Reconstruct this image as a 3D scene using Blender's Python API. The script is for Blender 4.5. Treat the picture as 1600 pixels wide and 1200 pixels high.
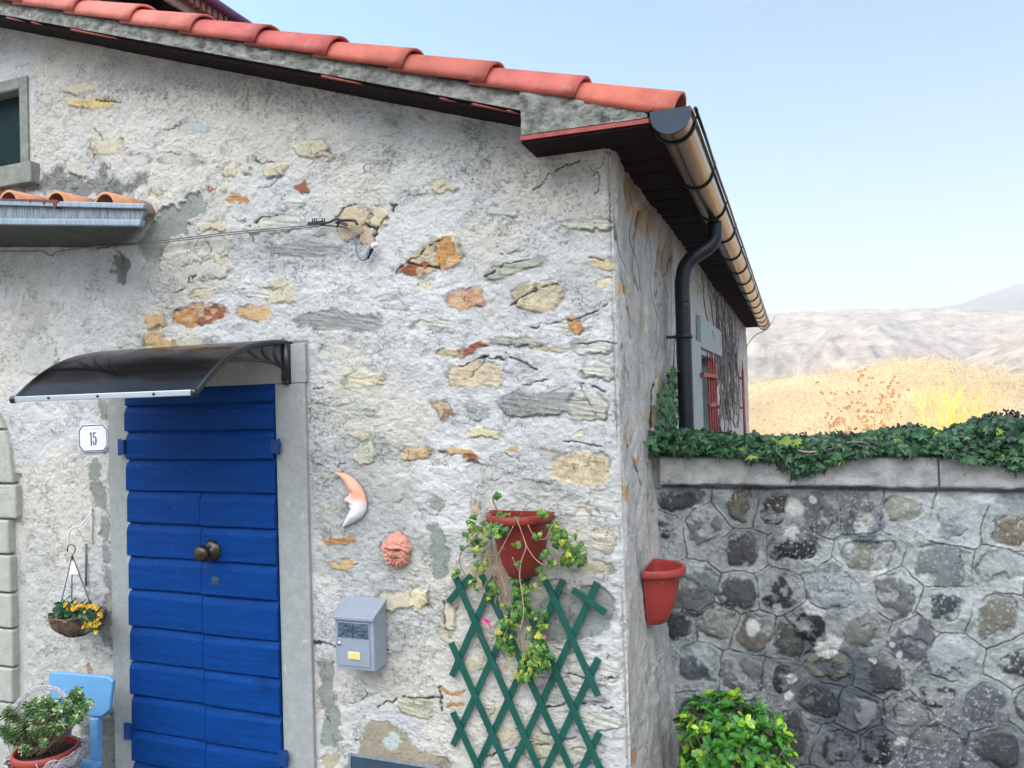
import bpy, math, random
import numpy as np
from mathutils import Vector, Matrix
R_ = math.radians
scene = bpy.context.scene
for o in list(bpy.data.objects): bpy.data.objects.remove(o)

# ------------------------------------------------------------------ camera
F = 1182.; YAW = 20.3; ROLL = .030; PIT = .017
CAM = np.array([.70, -3.2, 1.63])
_y = R_(YAW); _p = math.asin(PIT)
FW = np.array([-math.sin(_y)*math.cos(_p), math.cos(_y)*math.cos(_p), math.sin(_p)])
_r = np.cross(FW, [0, 0, 1.]); _r /= np.linalg.norm(_r); _u = np.cross(_r, FW)
RT = math.cos(ROLL)*_r - math.sin(ROLL)*_u
UP = math.cos(ROLL)*_u + math.sin(ROLL)*_r
cd = bpy.data.cameras.new('camera'); cam = bpy.data.objects.new('camera', cd)
scene.collection.objects.link(cam)
cam.matrix_world = Matrix(((RT[0], UP[0], -FW[0], CAM[0]), (RT[1], UP[1], -FW[1], CAM[1]), (RT[2], UP[2], -FW[2], CAM[2]), (0, 0, 0, 1)))
cd.sensor_width = 36; cd.lens = 36*F/1600; cd.clip_start = .05; cd.clip_end = 60000
scene.camera = cam

# ------------------------------------------------------------------ sky, sun, exposure
SUN_AZ = math.atan2(-.97, .24); SUN_EL = R_(24)       # azimuth measured from +Y towards +X
w = bpy.data.worlds.new('World'); scene.world = w; w.use_nodes = True
wn = w.node_tree.nodes; wl = w.node_tree.links
bg = wn['Background']
sky = wn.new('ShaderNodeTexSky'); sky.sky_type = 'NISHITA'; sky.sun_disc = False
sky.sun_elevation = SUN_EL; sky.sun_rotation = SUN_AZ
sky.air_density = 1.0; sky.dust_density = .3; sky.ozone_density = 1.0
# added fill light for the facade: unseen sky high on the -Y side brightened
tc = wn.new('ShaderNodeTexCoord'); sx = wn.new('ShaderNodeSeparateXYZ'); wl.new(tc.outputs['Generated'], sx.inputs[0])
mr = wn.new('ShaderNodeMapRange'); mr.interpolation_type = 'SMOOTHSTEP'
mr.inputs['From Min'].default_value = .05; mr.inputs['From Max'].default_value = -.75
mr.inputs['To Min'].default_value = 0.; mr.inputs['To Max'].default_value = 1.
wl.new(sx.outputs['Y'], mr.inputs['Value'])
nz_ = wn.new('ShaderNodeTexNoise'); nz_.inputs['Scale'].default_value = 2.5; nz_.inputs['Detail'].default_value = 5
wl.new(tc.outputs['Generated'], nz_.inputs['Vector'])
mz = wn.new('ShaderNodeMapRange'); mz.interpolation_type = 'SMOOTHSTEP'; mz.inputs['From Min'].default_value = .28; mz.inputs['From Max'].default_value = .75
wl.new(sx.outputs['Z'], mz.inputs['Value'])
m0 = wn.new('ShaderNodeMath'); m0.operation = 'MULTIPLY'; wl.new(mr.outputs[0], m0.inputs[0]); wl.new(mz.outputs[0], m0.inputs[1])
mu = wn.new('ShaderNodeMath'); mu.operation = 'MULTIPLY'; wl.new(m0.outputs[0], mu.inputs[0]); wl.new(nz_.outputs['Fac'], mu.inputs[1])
tn = wn.new('ShaderNodeMix'); tn.data_type = 'RGBA'; tn.blend_type = 'MULTIPLY'; tn.inputs[0].default_value = 1; wl.new(sky.outputs[0], tn.inputs[6]); tn.inputs[7].default_value = (.42, .83, .95, 1)
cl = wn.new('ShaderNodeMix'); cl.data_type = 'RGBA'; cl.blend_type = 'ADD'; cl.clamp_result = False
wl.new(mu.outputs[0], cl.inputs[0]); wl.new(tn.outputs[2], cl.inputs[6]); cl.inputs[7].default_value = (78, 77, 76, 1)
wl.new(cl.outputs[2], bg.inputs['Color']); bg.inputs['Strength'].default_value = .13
sd = bpy.data.lights.new('sun', 'SUN'); sun = bpy.data.objects.new('sun', sd); scene.collection.objects.link(sun)
sd.energy = 5.0; sd.angle = R_(.5); sd.color = (1., .86, .68)
_sd = Vector((math.sin(SUN_AZ)*math.cos(SUN_EL), math.cos(SUN_AZ)*math.cos(SUN_EL), math.sin(SUN_EL)))
sun.rotation_euler = _sd.to_track_quat('Z', 'Y').to_euler(); sun.location = (-8, 4, 12)
scene.view_settings.view_transform = 'Standard'; scene.view_settings.look = 'None'
scene.view_settings.gamma = 1; scene.view_settings.exposure = 0.92
scene.render.resolution_x = 1024; scene.render.resolution_y = 768
scene.render.engine = 'CYCLES'
random.seed(7); RNG = np.random.RandomState(11)

# ------------------------------------------------------------------ measuring helpers
def proj(P):
    d = P - CAM; z = d @ FW
    return 800 + F*(d @ RT)/z, 600 - F*(d @ UP)/z
def un(px, py, ax=1, val=0.):
    d = FW + RT*(px-800)/F + UP*(600-py)/F
    return CAM + (val-CAM[ax])/d[ax]*d
def uv(px, py, ax=1, val=0.): return Vector(un(px, py, ax, val))

# ------------------------------------------------------------------ noise
def _h(ix, iy, s):
    n = (ix.astype(np.int64)*374761393 + iy.astype(np.int64)*668265263 + s*1274126177) & 0xffffffff
    n = ((n ^ (n >> 13))*1274126177) & 0xffffffff
    return ((n ^ (n >> 16)) & 0xffff)/65535.
def vn(x, y, s=0):
    x = np.asarray(x, float); y = np.asarray(y, float)
    ix = np.floor(x); iy = np.floor(y); fx = x-ix; fy = y-iy
    fx = fx*fx*(3-2*fx); fy = fy*fy*(3-2*fy)
    a = _h(ix, iy, s); b = _h(ix+1, iy, s); c = _h(ix, iy+1, s); d = _h(ix+1, iy+1, s)
    return (a*(1-fx)+b*fx)*(1-fy) + (c*(1-fx)+d*fx)*fy
def fbm(x, y, s=0, o=4, g=.5):
    t = 0; a = 1.; n = 0
    for k in range(o):
        t = t + a*vn(x*2**k, y*2**k, s+17*k); n += a; a *= g
    return t/n
def sst(a, b, v):
    t = np.clip((v-a)/(b-a), 0, 1); return t*t*(3-2*t)

# ------------------------------------------------------------------ mesh building
COL = scene.collection
class MB:
    def __init__(s): s.v = []; s.f = []; s.c = []; s.n = 0; s.sm = []
    def add(s, vs, fs, col=None, smooth=False):
        vs = [tuple(v) for v in vs]
        s.f += [tuple(i+s.n for i in f) for f in fs]; s.v += vs; s.sm += [smooth]*len(fs)
        s.c += [col or (1, 1, 1)]*len(vs); s.n += len(vs); return s
    def box(s, c, d, M=None, col=None):
        x, y, z = d[0]/2, d[1]/2, d[2]/2; c = Vector(c)
        vs = [Vector(p) for p in ((-x,-y,-z),(x,-y,-z),(x,y,-z),(-x,y,-z),(-x,-y,z),(x,-y,z),(x,y,z),(-x,y,z))]
        if M is not None: vs = [M @ v for v in vs]
        return s.add([v+c for v in vs], [(0,3,2,1),(4,5,6,7),(0,1,5,4),(1,2,6,5),(2,3,7,6),(3,0,4,7)], col)
    def bb(s, x0, x1, y0, y1, z0, z1, col=None):
        return s.box(((x0+x1)/2, (y0+y1)/2, (z0+z1)/2), (abs(x1-x0), abs(y1-y0), abs(z1-z0)), None, col)
    def tube(s, pts, r, seg=8, cap=True, col=None, flat=1.):
        pts = [Vector(p) for p in pts]; n = len(pts)
        rr = r if isinstance(r, (list, tuple)) else [r]*n
        vs = []; fs = []; up = None
        for i, p in enumerate(pts):
            t = (pts[min(i+1, n-1)] - pts[max(i-1, 0)]).normalized()
            if up is None:
                up = t.orthogonal().normalized()
            up = (up - t*up.dot(t)).normalized(); b = t.cross(up)
            for k in range(seg):
                a = 2*math.pi*k/seg; vs.append(p + (up*math.cos(a)+b*math.sin(a)*flat)*rr[i])
        for i in range(n-1):
            for k in range(seg):
                a = i*seg+k; b_ = i*seg+(k+1) % seg
                fs.append((a, b_, b_+seg, a+seg))
        if cap: fs += [tuple(range(seg-1, -1, -1)), tuple(range((n-1)*seg, n*seg))]
        return s.add(vs, fs, col, True)
    def lathe(s, prof, c, seg=24, a0=0., a1=2*math.pi, M=None, col=None, sy=1.):
        c = Vector(c); vs = []; fs = []; full = abs(a1-a0-2*math.pi) < 1e-4
        m = seg if full else seg+1; n = len(prof)
        for i in range(m):
            a = a0+(a1-a0)*i/seg
            for r, z in prof:
                v = Vector((r*math.cos(a), r*math.sin(a)*sy, z))
                if M is not None: v = M @ v
                vs.append(v+c)
        for i in range(seg):
            j = (i+1) % m
            for k in range(n-1):
                fs.append((i*n+k, j*n+k, j*n+k+1, i*n+k+1))
        return s.add(vs, fs, col, True)
    def prism(s, poly, fa, fb, col=None):
        n = len(poly); vs = [fa(p) for p in poly]+[fb(p) for p in poly]
        fs = [tuple(range(n-1, -1, -1)), tuple(range(n, 2*n))]
        fs += [(i, (i+1) % n, (i+1) % n+n, i+n) for i in range(n)]
        return s.add(vs, fs, col)
    def build(s, name, m, parent=None, bevel=0, colattr=False, seg=2, fix=True):
        me = bpy.data.meshes.new(name); me.from_pydata(s.v, [], s.f); me.update()
        if fix:
            import bmesh
            b = bmesh.new(); b.from_mesh(me); bmesh.ops.recalc_face_normals(b, faces=b.faces); b.to_mesh(me); b.free()
        me.polygons.foreach_set('use_smooth', s.sm)
        if colattr:
            a = me.color_attributes.new('Col', 'FLOAT_COLOR', 'POINT')
            c = np.ones((s.n, 4), np.float32); c[:, :3] = np.array(s.c); a.data.foreach_set('color', c.ravel())
        me.materials.append(m)
        o = bpy.data.objects.new(name, me); COL.objects.link(o)
        if parent is not None: o.parent = parent
        if bevel:
            bv = o.modifiers.new('bevel', 'BEVEL'); bv.width = bevel; bv.segments = seg; bv.limit_method = 'ANGLE'; bv.angle_limit = R_(35)
        return o
def np_mesh(name, V, Fq, m, parent=None, col=None, smooth=True):
    me = bpy.data.meshes.new(name); nf, k = Fq.shape
    me.vertices.add(len(V)); me.vertices.foreach_set('co', V.astype(np.float32).ravel())
    me.loops.add(nf*k); me.loops.foreach_set('vertex_index', Fq.astype(np.int32).ravel())
    me.polygons.add(nf); me.polygons.foreach_set('loop_start', np.arange(0, nf*k, k, dtype=np.int32))
    me.polygons.foreach_set('use_smooth', np.full(nf, smooth))
    me.update(calc_edges=True)
    if col is not None:
        a = me.color_attributes.new('Col', 'FLOAT_COLOR', 'POINT')
        c = np.ones((len(V), 4), np.float32); c[:, :3] = col; a.data.foreach_set('color', c.ravel())
    me.materials.append(m); me.validate()
    o = bpy.data.objects.new(name, me); COL.objects.link(o)
    if parent is not None: o.parent = parent
    return o
def grid_faces(nx, nz, keep=None):
    i = np.arange(nx-1)[None, :]; j = np.arange(nz-1)[:, None]
    a = j*nx+i; q = np.stack([a, a+1, a+nx+1, a+nx], -1).reshape(-1, 4)
    return q if keep is None else q[keep.reshape(-1)]
def thing(name, label, cat, loc=(0, 0, 0), group=None):
    o = bpy.data.objects.new(name, None); COL.objects.link(o); o.empty_display_size = .1
    o.location = loc; o['label'] = label; o['category'] = cat
    if group: o['group'] = group
    return o
def settle(root):
    """parts were built in world coordinates: keep them there under an empty that stands at the thing's base"""
    L = Vector(root.location)
    for ch in root.children:
        ch.matrix_parent_inverse = Matrix.Translation(-L)
def tag(o, label, cat, group=None):
    o['label'] = label; o['category'] = cat
    if group: o['group'] = group
    return o

# ------------------------------------------------------------------ materials
def mat(name, col, rough=.7, metal=0., var=.15, scale=8., bump=0., bscale=40., attr=False, col2=None, spec=.5, trans=0., sss=0., stretch=None, coat=0., sides=0):
    m = bpy.data.materials.new(name); m.use_nodes = True
    N = m.node_tree.nodes; L = m.node_tree.links; p = N['Principled BSDF']
    p.inputs['Roughness'].default_value = rough; p.inputs['Metallic'].default_value = metal
    p.inputs['Specular IOR Level'].default_value = spec
    if coat: p.inputs['Coat Weight'].default_value = coat; p.inputs['Coat Roughness'].default_value = .15
    t = N.new('ShaderNodeTexCoord'); mp = N.new('ShaderNodeMapping'); L.new(t.outputs['Object'], mp.inputs[0])
    if stretch: mp.inputs['Scale'].default_value = stretch
    nz = N.new('ShaderNodeTexNoise'); nz.inputs['Scale'].default_value = scale; nz.inputs['Detail'].default_value = 8; nz.inputs['Roughness'].default_value = .65
    L.new(mp.outputs[0], nz.inputs['Vector'])
    rp = N.new('ShaderNodeValToRGB'); L.new(nz.outputs['Fac'], rp.inputs[0])
    c = np.array(col[:3]); a = c*(1-var); b = np.array(col2) if col2 is not None else c*(1+var)
    rp.color_ramp.elements[0].position = .3; rp.color_ramp.elements[1].position = .7
    rp.color_ramp.elements[0].color = (*a, 1); rp.color_ramp.elements[1].color = (*b, 1)
    out = rp.outputs[0]
    if attr:
        at = N.new('ShaderNodeVertexColor'); at.layer_name = 'Col'
        mx = N.new('ShaderNodeMix'); mx.data_type = 'RGBA'; mx.blend_type = 'MULTIPLY'; mx.inputs[0].default_value = 1
        L.new(at.outputs[0], mx.inputs[6]); L.new(out, mx.inputs[7]); out = mx.outputs[2]
    L.new(out, p.inputs['Base Color'])
    if bump:
        b1 = N.new('ShaderNodeTexNoise'); b1.inputs['Scale'].default_value = bscale; b1.inputs['Detail'].default_value = 7; b1.inputs['Roughness'].default_value = .7
        L.new(mp.outputs[0], b1.inputs['Vector'])
        bp = N.new('ShaderNodeBump'); bp.inputs['Strength'].default_value = bump; bp.inputs['Distance'].default_value = .01
        L.new(b1.outputs['Fac'], bp.inputs['Height']); L.new(bp.outputs[0], p.inputs['Normal'])
    if trans:
        ms = N.new('ShaderNodeMixShader'); tr = N.new('ShaderNodeBsdfTranslucent'); L.new(out, tr.inputs[0])
        ms.inputs[0].default_value = trans; L.new(p.outputs[0], ms.inputs[1]); L.new(tr.outputs[0], ms.inputs[2])
        L.new(ms.outputs[0], N['Material Output'].inputs[0])
    return m
def wall_mat(name, pits=.5, grain=.9):
    """vertex colour carries the stone / plaster colours; fine grit, pits and hairlines come from nodes"""
    m = bpy.data.materials.new(name); m.use_nodes = True
    N = m.node_tree.nodes; L = m.node_tree.links; p = N['Principled BSDF']
    p.inputs['Roughness'].default_value = .93; p.inputs['Specular IOR Level'].default_value = .25
    at = N.new('ShaderNodeVertexColor'); at.layer_name = 'Col'
    t = N.new('ShaderNodeTexCoord')
    def noise(s, d=6, r=.7, stretch=None):
        n = N.new('ShaderNodeTexNoise'); n.inputs['Scale'].default_value = s; n.inputs['Detail'].default_value = d; n.inputs['Roughness'].default_value = r
        if stretch:
            mp = N.new('ShaderNodeMapping'); mp.inputs['Scale'].default_value = stretch; L.new(t.outputs['Object'], mp.inputs[0]); L.new(mp.outputs[0], n.inputs['Vector'])
        else: L.new(t.outputs['Object'], n.inputs['Vector'])
        return n
    g = noise(170, 4, .8); g2 = noise(34, 6, .75)
    def rng(src, a, b, lo, hi):
        r = N.new('ShaderNodeMapRange'); L.new(src, r.inputs['Value']); r.inputs['From Min'].default_value = a; r.inputs['From Max'].default_value = b
        r.inputs['To Min'].default_value = lo; r.inputs['To Max'].default_value = hi; return r.outputs[0]
    def mul(a, b, fac=1.):
        x = N.new('ShaderNodeMix'); x.data_type = 'RGBA'; x.blend_type = 'MULTIPLY'; x.inputs[0].default_value = fac
        L.new(a, x.inputs[6]); L.new(b, x.inputs[7]); return x.outputs[2]
    c = mul(at.outputs[0], rng(g.outputs['Fac'], .34, .56, .78, 1.04), .9)
    c = mul(c, rng(g2.outputs['Fac'], .3, .62, .86, 1.04), .8)
    # scattered dirt-filled pits, elongated sideways
    pt = noise(62, 4, .62, (1, 1, 1.8)); c = mul(c, rng(pt.outputs['Fac'], .345, .365, .10, 1.), pits)
    # short dark hairlines
    hl = N.new('ShaderNodeTexVoronoi'); hl.feature = 'DISTANCE_TO_EDGE'; hl.inputs['Scale'].default_value = 13
    wob = noise(22, 4, .7); ad = N.new('ShaderNodeVectorMath'); ad.operation = 'MULTIPLY_ADD'
    L.new(wob.outputs['Color'], ad.inputs[0]); ad.inputs[1].default_value = (.14, .14, .14); L.new(t.outputs['Object'], ad.inputs[2])
    mp = N.new('ShaderNodeMapping'); mp.inputs['Scale'].default_value = (1, 1, 1.9); L.new(ad.outputs[0], mp.inputs[0]); L.new(mp.outputs[0], hl.inputs['Vector'])
    gate = noise(5.5, 2, .5)
    ln = rng(hl.outputs['Distance'], .0, .022, 0., 1.); gt = rng(gate.outputs['Fac'], .54, .60, 1., 0.)
    mxm = N.new('ShaderNodeMath'); mxm.operation = 'MAXIMUM'; L.new(ln, mxm.inputs[0]); L.new(gt, mxm.inputs[1])
    c = mul(c, rng(mxm.outputs[0], 0, 1, .3, 1.), .8)
    L.new(c, p.inputs['Base Color'])
    b = N.new('ShaderNodeBump'); b.inputs['Strength'].default_value = grain; b.inputs['Distance'].default_value = .009
    s1 = N.new('ShaderNodeMath'); s1.operation = 'ADD'; L.new(g2.outputs['Fac'], s1.inputs[0])
    s2 = N.new('ShaderNodeMath'); s2.operation = 'MULTIPLY'; s2.inputs[1].default_value = .5; L.new(g.outputs['Fac'], s2.inputs[0]); L.new(s2.outputs[0], s1.inputs[1])
    s3 = N.new('ShaderNodeMath'); s3.operation = 'ADD'; L.new(s1.outputs[0], s3.inputs[0]); L.new(mxm.outputs[0], s3.inputs[1])
    L.new(s3.outputs[0], b.inputs['Height']); L.new(b.outputs[0], p.inputs['Normal'])
    return m
M = {}
M['wall'] = wall_mat('rough plaster over rubble', .75)
M['garden'] = wall_mat('rubble and mortar', .35, 1.)
M['jamb'] = mat('tooled grey stone', (.33, .35, .345), .9, var=.12, scale=30, bump=.6, bscale=160)
M['plainst'] = mat('smooth stone', (.22, .235, .21), .92, var=.3, scale=14, bump=.5, bscale=70)
M['voussoir'] = mat('pale tuff block', (.40, .415, .37), .95, var=.14, scale=18, bump=.7, bscale=60)
M['concrete'] = mat('weathered concrete', (.14, .145, .13), .95, var=.7, scale=15, bump=1., bscale=60, col2=(.34, .345, .31))
M['cap'] = mat('concrete coping', (.38, .38, .38), .92, var=.35, scale=11, bump=.9, bscale=80, col2=(.50, .495, .48))
M['tile'] = mat('terracotta roof tile', (.43, .098, .076), .58, var=.30, scale=6, bump=.35, bscale=40, attr=True, spec=.3)
M['oldtile'] = mat('old orange tile', (.52, .24, .13), .8, var=.2, scale=20, bump=.4)
M['brickline'] = mat('red tile edge', (.30, .055, .045), .7, var=.35, scale=20, bump=.4)
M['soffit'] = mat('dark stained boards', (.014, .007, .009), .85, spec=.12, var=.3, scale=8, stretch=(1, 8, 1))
M['gutter'] = mat('brown coated copper', (.21, .125, .065), .20, 1., var=.12, scale=3, bump=.03, bscale=12)
M['endcap'] = mat('lead grey metal', (.022, .04, .065), .55, .3, var=.2, scale=12)
M['dark'] = mat('dark metal', (.018, .022, .03), .4, .4, var=.2)
M['zinc'] = mat('galvanised sheet', (.30, .36, .42), .45, .5, var=.3, scale=10, stretch=(6, 1, 1), bump=.1)
M['zincwall'] = mat('limewashed sheet front', (.11, .15, .19), .55, .2, var=.7, scale=14, stretch=(7, 1, .7), col2=(.34, .40, .44))
M['redpaint'] = mat('dark red paint', (.17, .02, .02), .5, var=.2)
M['white'] = mat('white enamel', (.78, .79, .84), .25, var=.03, coat=.4)
M['navy'] = mat('navy enamel', (.018, .03, .13), .35, var=.08)
M['faint'] = mat('faint grey blue print', (.45, .47, .60), .5, var=.1)
M['door'] = mat('blue painted timber', (.0008, .036, .180), .62, var=.16, scale=7, stretch=(.6, 1, 6), bump=.25, bscale=14, col2=(.0010, .048, .235), spec=.10)
def scuffs(m, colr, lo, hi, sc, stretch=(1, 1, 1), rlift=0.):
    N = m.node_tree.nodes; L = m.node_tree.links; p = N['Principled BSDF']; src = p.inputs['Base Color'].links[0].from_socket
    t = N.new('ShaderNodeTexCoord'); mp = N.new('ShaderNodeMapping'); mp.inputs['Scale'].default_value = stretch; L.new(t.outputs['Object'], mp.inputs[0])
    n = N.new('ShaderNodeTexNoise'); n.inputs['Scale'].default_value = sc; n.inputs['Detail'].default_value = 5; n.inputs['Roughness'].default_value = .7; L.new(mp.outputs[0], n.inputs['Vector'])
    r_ = N.new('ShaderNodeMapRange'); r_.inputs['From Min'].default_value = lo; r_.inputs['From Max'].default_value = hi; L.new(n.outputs['Fac'], r_.inputs['Value'])
    x = N.new('ShaderNodeMix'); x.data_type = 'RGBA'; L.new(r_.outputs[0], x.inputs[0]); L.new(src, x.inputs[6]); x.inputs[7].default_value = (*colr, 1); L.new(x.outputs[2], p.inputs['Base Color'])
scuffs(M['door'], (.03, .13, .42), .63, .70, 28, (1, 1, 4)); scuffs(M['door'], (.0006, .02, .10), .60, .78, 3, (1, 1, 2.5))
M['bronze'] = mat('dark bronze knob', (.07, .055, .045), .32, .8, var=.25, scale=30)
M['bhinge'] = mat('blue painted iron', (.001, .04, .20), .65, .1, var=.2, bump=.3)
M['black'] = mat('black plastic', (.008, .010, .013), .35, var=.2, coat=.2)
M['alu'] = mat('brushed aluminium rail', (.62, .66, .72), .32, .85, var=.08, stretch=(.3, 6, 6))
M['mail'] = mat('grey blue painted steel', (.30, .345, .42), .42, .25, var=.05, scale=14, bump=.05)
M['yellow'] = mat('faded yellow card', (.70, .60, .16), .6, var=.1)
M['steel'] = mat('polished steel', (.6, .6, .62), .2, 1., var=.05)
M['terra'] = mat('red brown plastic pot', (.21, .020, .016), .45, var=.12, scale=7, bump=.08)
M['terra2'] = mat('brick red plastic pot', (.34, .040, .034), .42, var=.10, scale=7, bump=.08)
M['pot3'] = mat('painted clay pot', (.30, .045, .03), .5, var=.18, scale=9, bump=.2)
M['soil'] = mat('potting soil', (.03, .018, .012), .95, var=.5, scale=60, bump=1., bscale=90)
M['trellis'] = mat('green painted slats', (.004, .078, .060), .38, var=.22, scale=12, bump=.12, bscale=50)
M['leaf'] = mat('leaf', (1, 1, 1), .38, var=.18, scale=30, attr=True, trans=.22, bump=.15)
M['gloss'] = mat('glossy leaf', (1, 1, 1), .28, var=.14, scale=30, attr=True, trans=.18, bump=.1)
M['stem'] = mat('woody stem', (.20, .13, .09), .8, var=.4, scale=30, bump=.4)
M['palestem'] = mat('pale dry vine', (.42, .27, .19), .8, var=.3, scale=30)
M['berry'] = mat('ivy berries', (.018, .012, .022), .5, var=.4)
M['petal'] = mat('petal', (1, 1, 1), .6, attr=True, trans=.3, var=.05)
M['coir'] = mat('coir and bark basket liner', (.17, .10, .065), .95, var=.5, scale=28, bump=1., bscale=70, col2=(.28, .19, .13))
M['wicker'] = mat('weathered grey wicker', (.42, .40, .42), .8, var=.3, scale=50, bump=.4)
M['chair'] = mat('light blue painted wood', (.13, .34, .62), .5, var=.08, scale=6, bump=.12, stretch=(1, 1, 5))
M['clay'] = mat('unglazed terracotta relief', (.56, .25, .19), .8, var=.16, scale=25, bump=.35, bscale=80)
M['plaque'] = mat('painted ceramic', (1, 1, 1), .55, attr=True, var=.05, scale=20, bump=.1)
scuffs(M['terra'], (.36, .16, .12), .62, .74, 16); scuffs(M['terra2'], (.48, .20, .16), .62, .76, 14)
M['cable'] = mat('grey sheathed cable', (.16, .17, .20), .6, var=.2)
M['insul'] = mat('white porcelain', (.72, .72, .70), .4, var=.06)
scuffs(M['tile'], (.30, .22, .19), .60, .74, 14); scuffs(M['tile'], (.10, .07, .06), .64, .72, 34)
scuffs(M['jamb'], (.50, .51, .49), .60, .72, 12); scuffs(M['voussoir'], (.20, .21, .18), .60, .72, 9); scuffs(M['cap'], (.20, .20, .20), .58, .68, 16)
scuffs(M['concrete'], (.50, .50, .46), .62, .70, 26); scuffs(M['mail'], (.20, .22, .26), .66, .74, 10); scuffs(M['trellis'], (.10, .22, .19), .66, .74, 30); scuffs(M['chair'], (.34, .50, .70), .62, .72, 12)
M['winframe'] = mat('grey painted shutter', (.30, .34, .36), .7, var=.12, bump=.2)
M['iron'] = mat('rusty red iron bars', (.30, .055, .045), .6, .2, var=.4, scale=40, bump=.4)
M['panel'] = mat('blue grey sheet hatch', (.045, .085, .13), .4, .3, var=.25, scale=9)
M['void'] = mat('unlit room', (.02, .022, .025), .9, var=.2)
g_ = bpy.data.materials.new('dark window glass'); g_.use_nodes = True; q = g_.node_tree.nodes['Principled BSDF']
q.inputs['Base Color'].default_value = (.012, .022, .028, 1); q.inputs['Roughness'].default_value = .35; q.inputs['Specular IOR Level'].default_value = .2; M['glass'] = g_

# ================================================================== HOUSE
house = thing('stone_house', 'old stone house with rough pale plaster, blue plank door and red tiled roof edge', 'house', (-2, 0, -.62))
SL = .337
def T(x): return 2.822 - SL*x          # underside of verge tiles
def Bz(x): return T(x) - .115          # bottom of concrete verge
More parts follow.
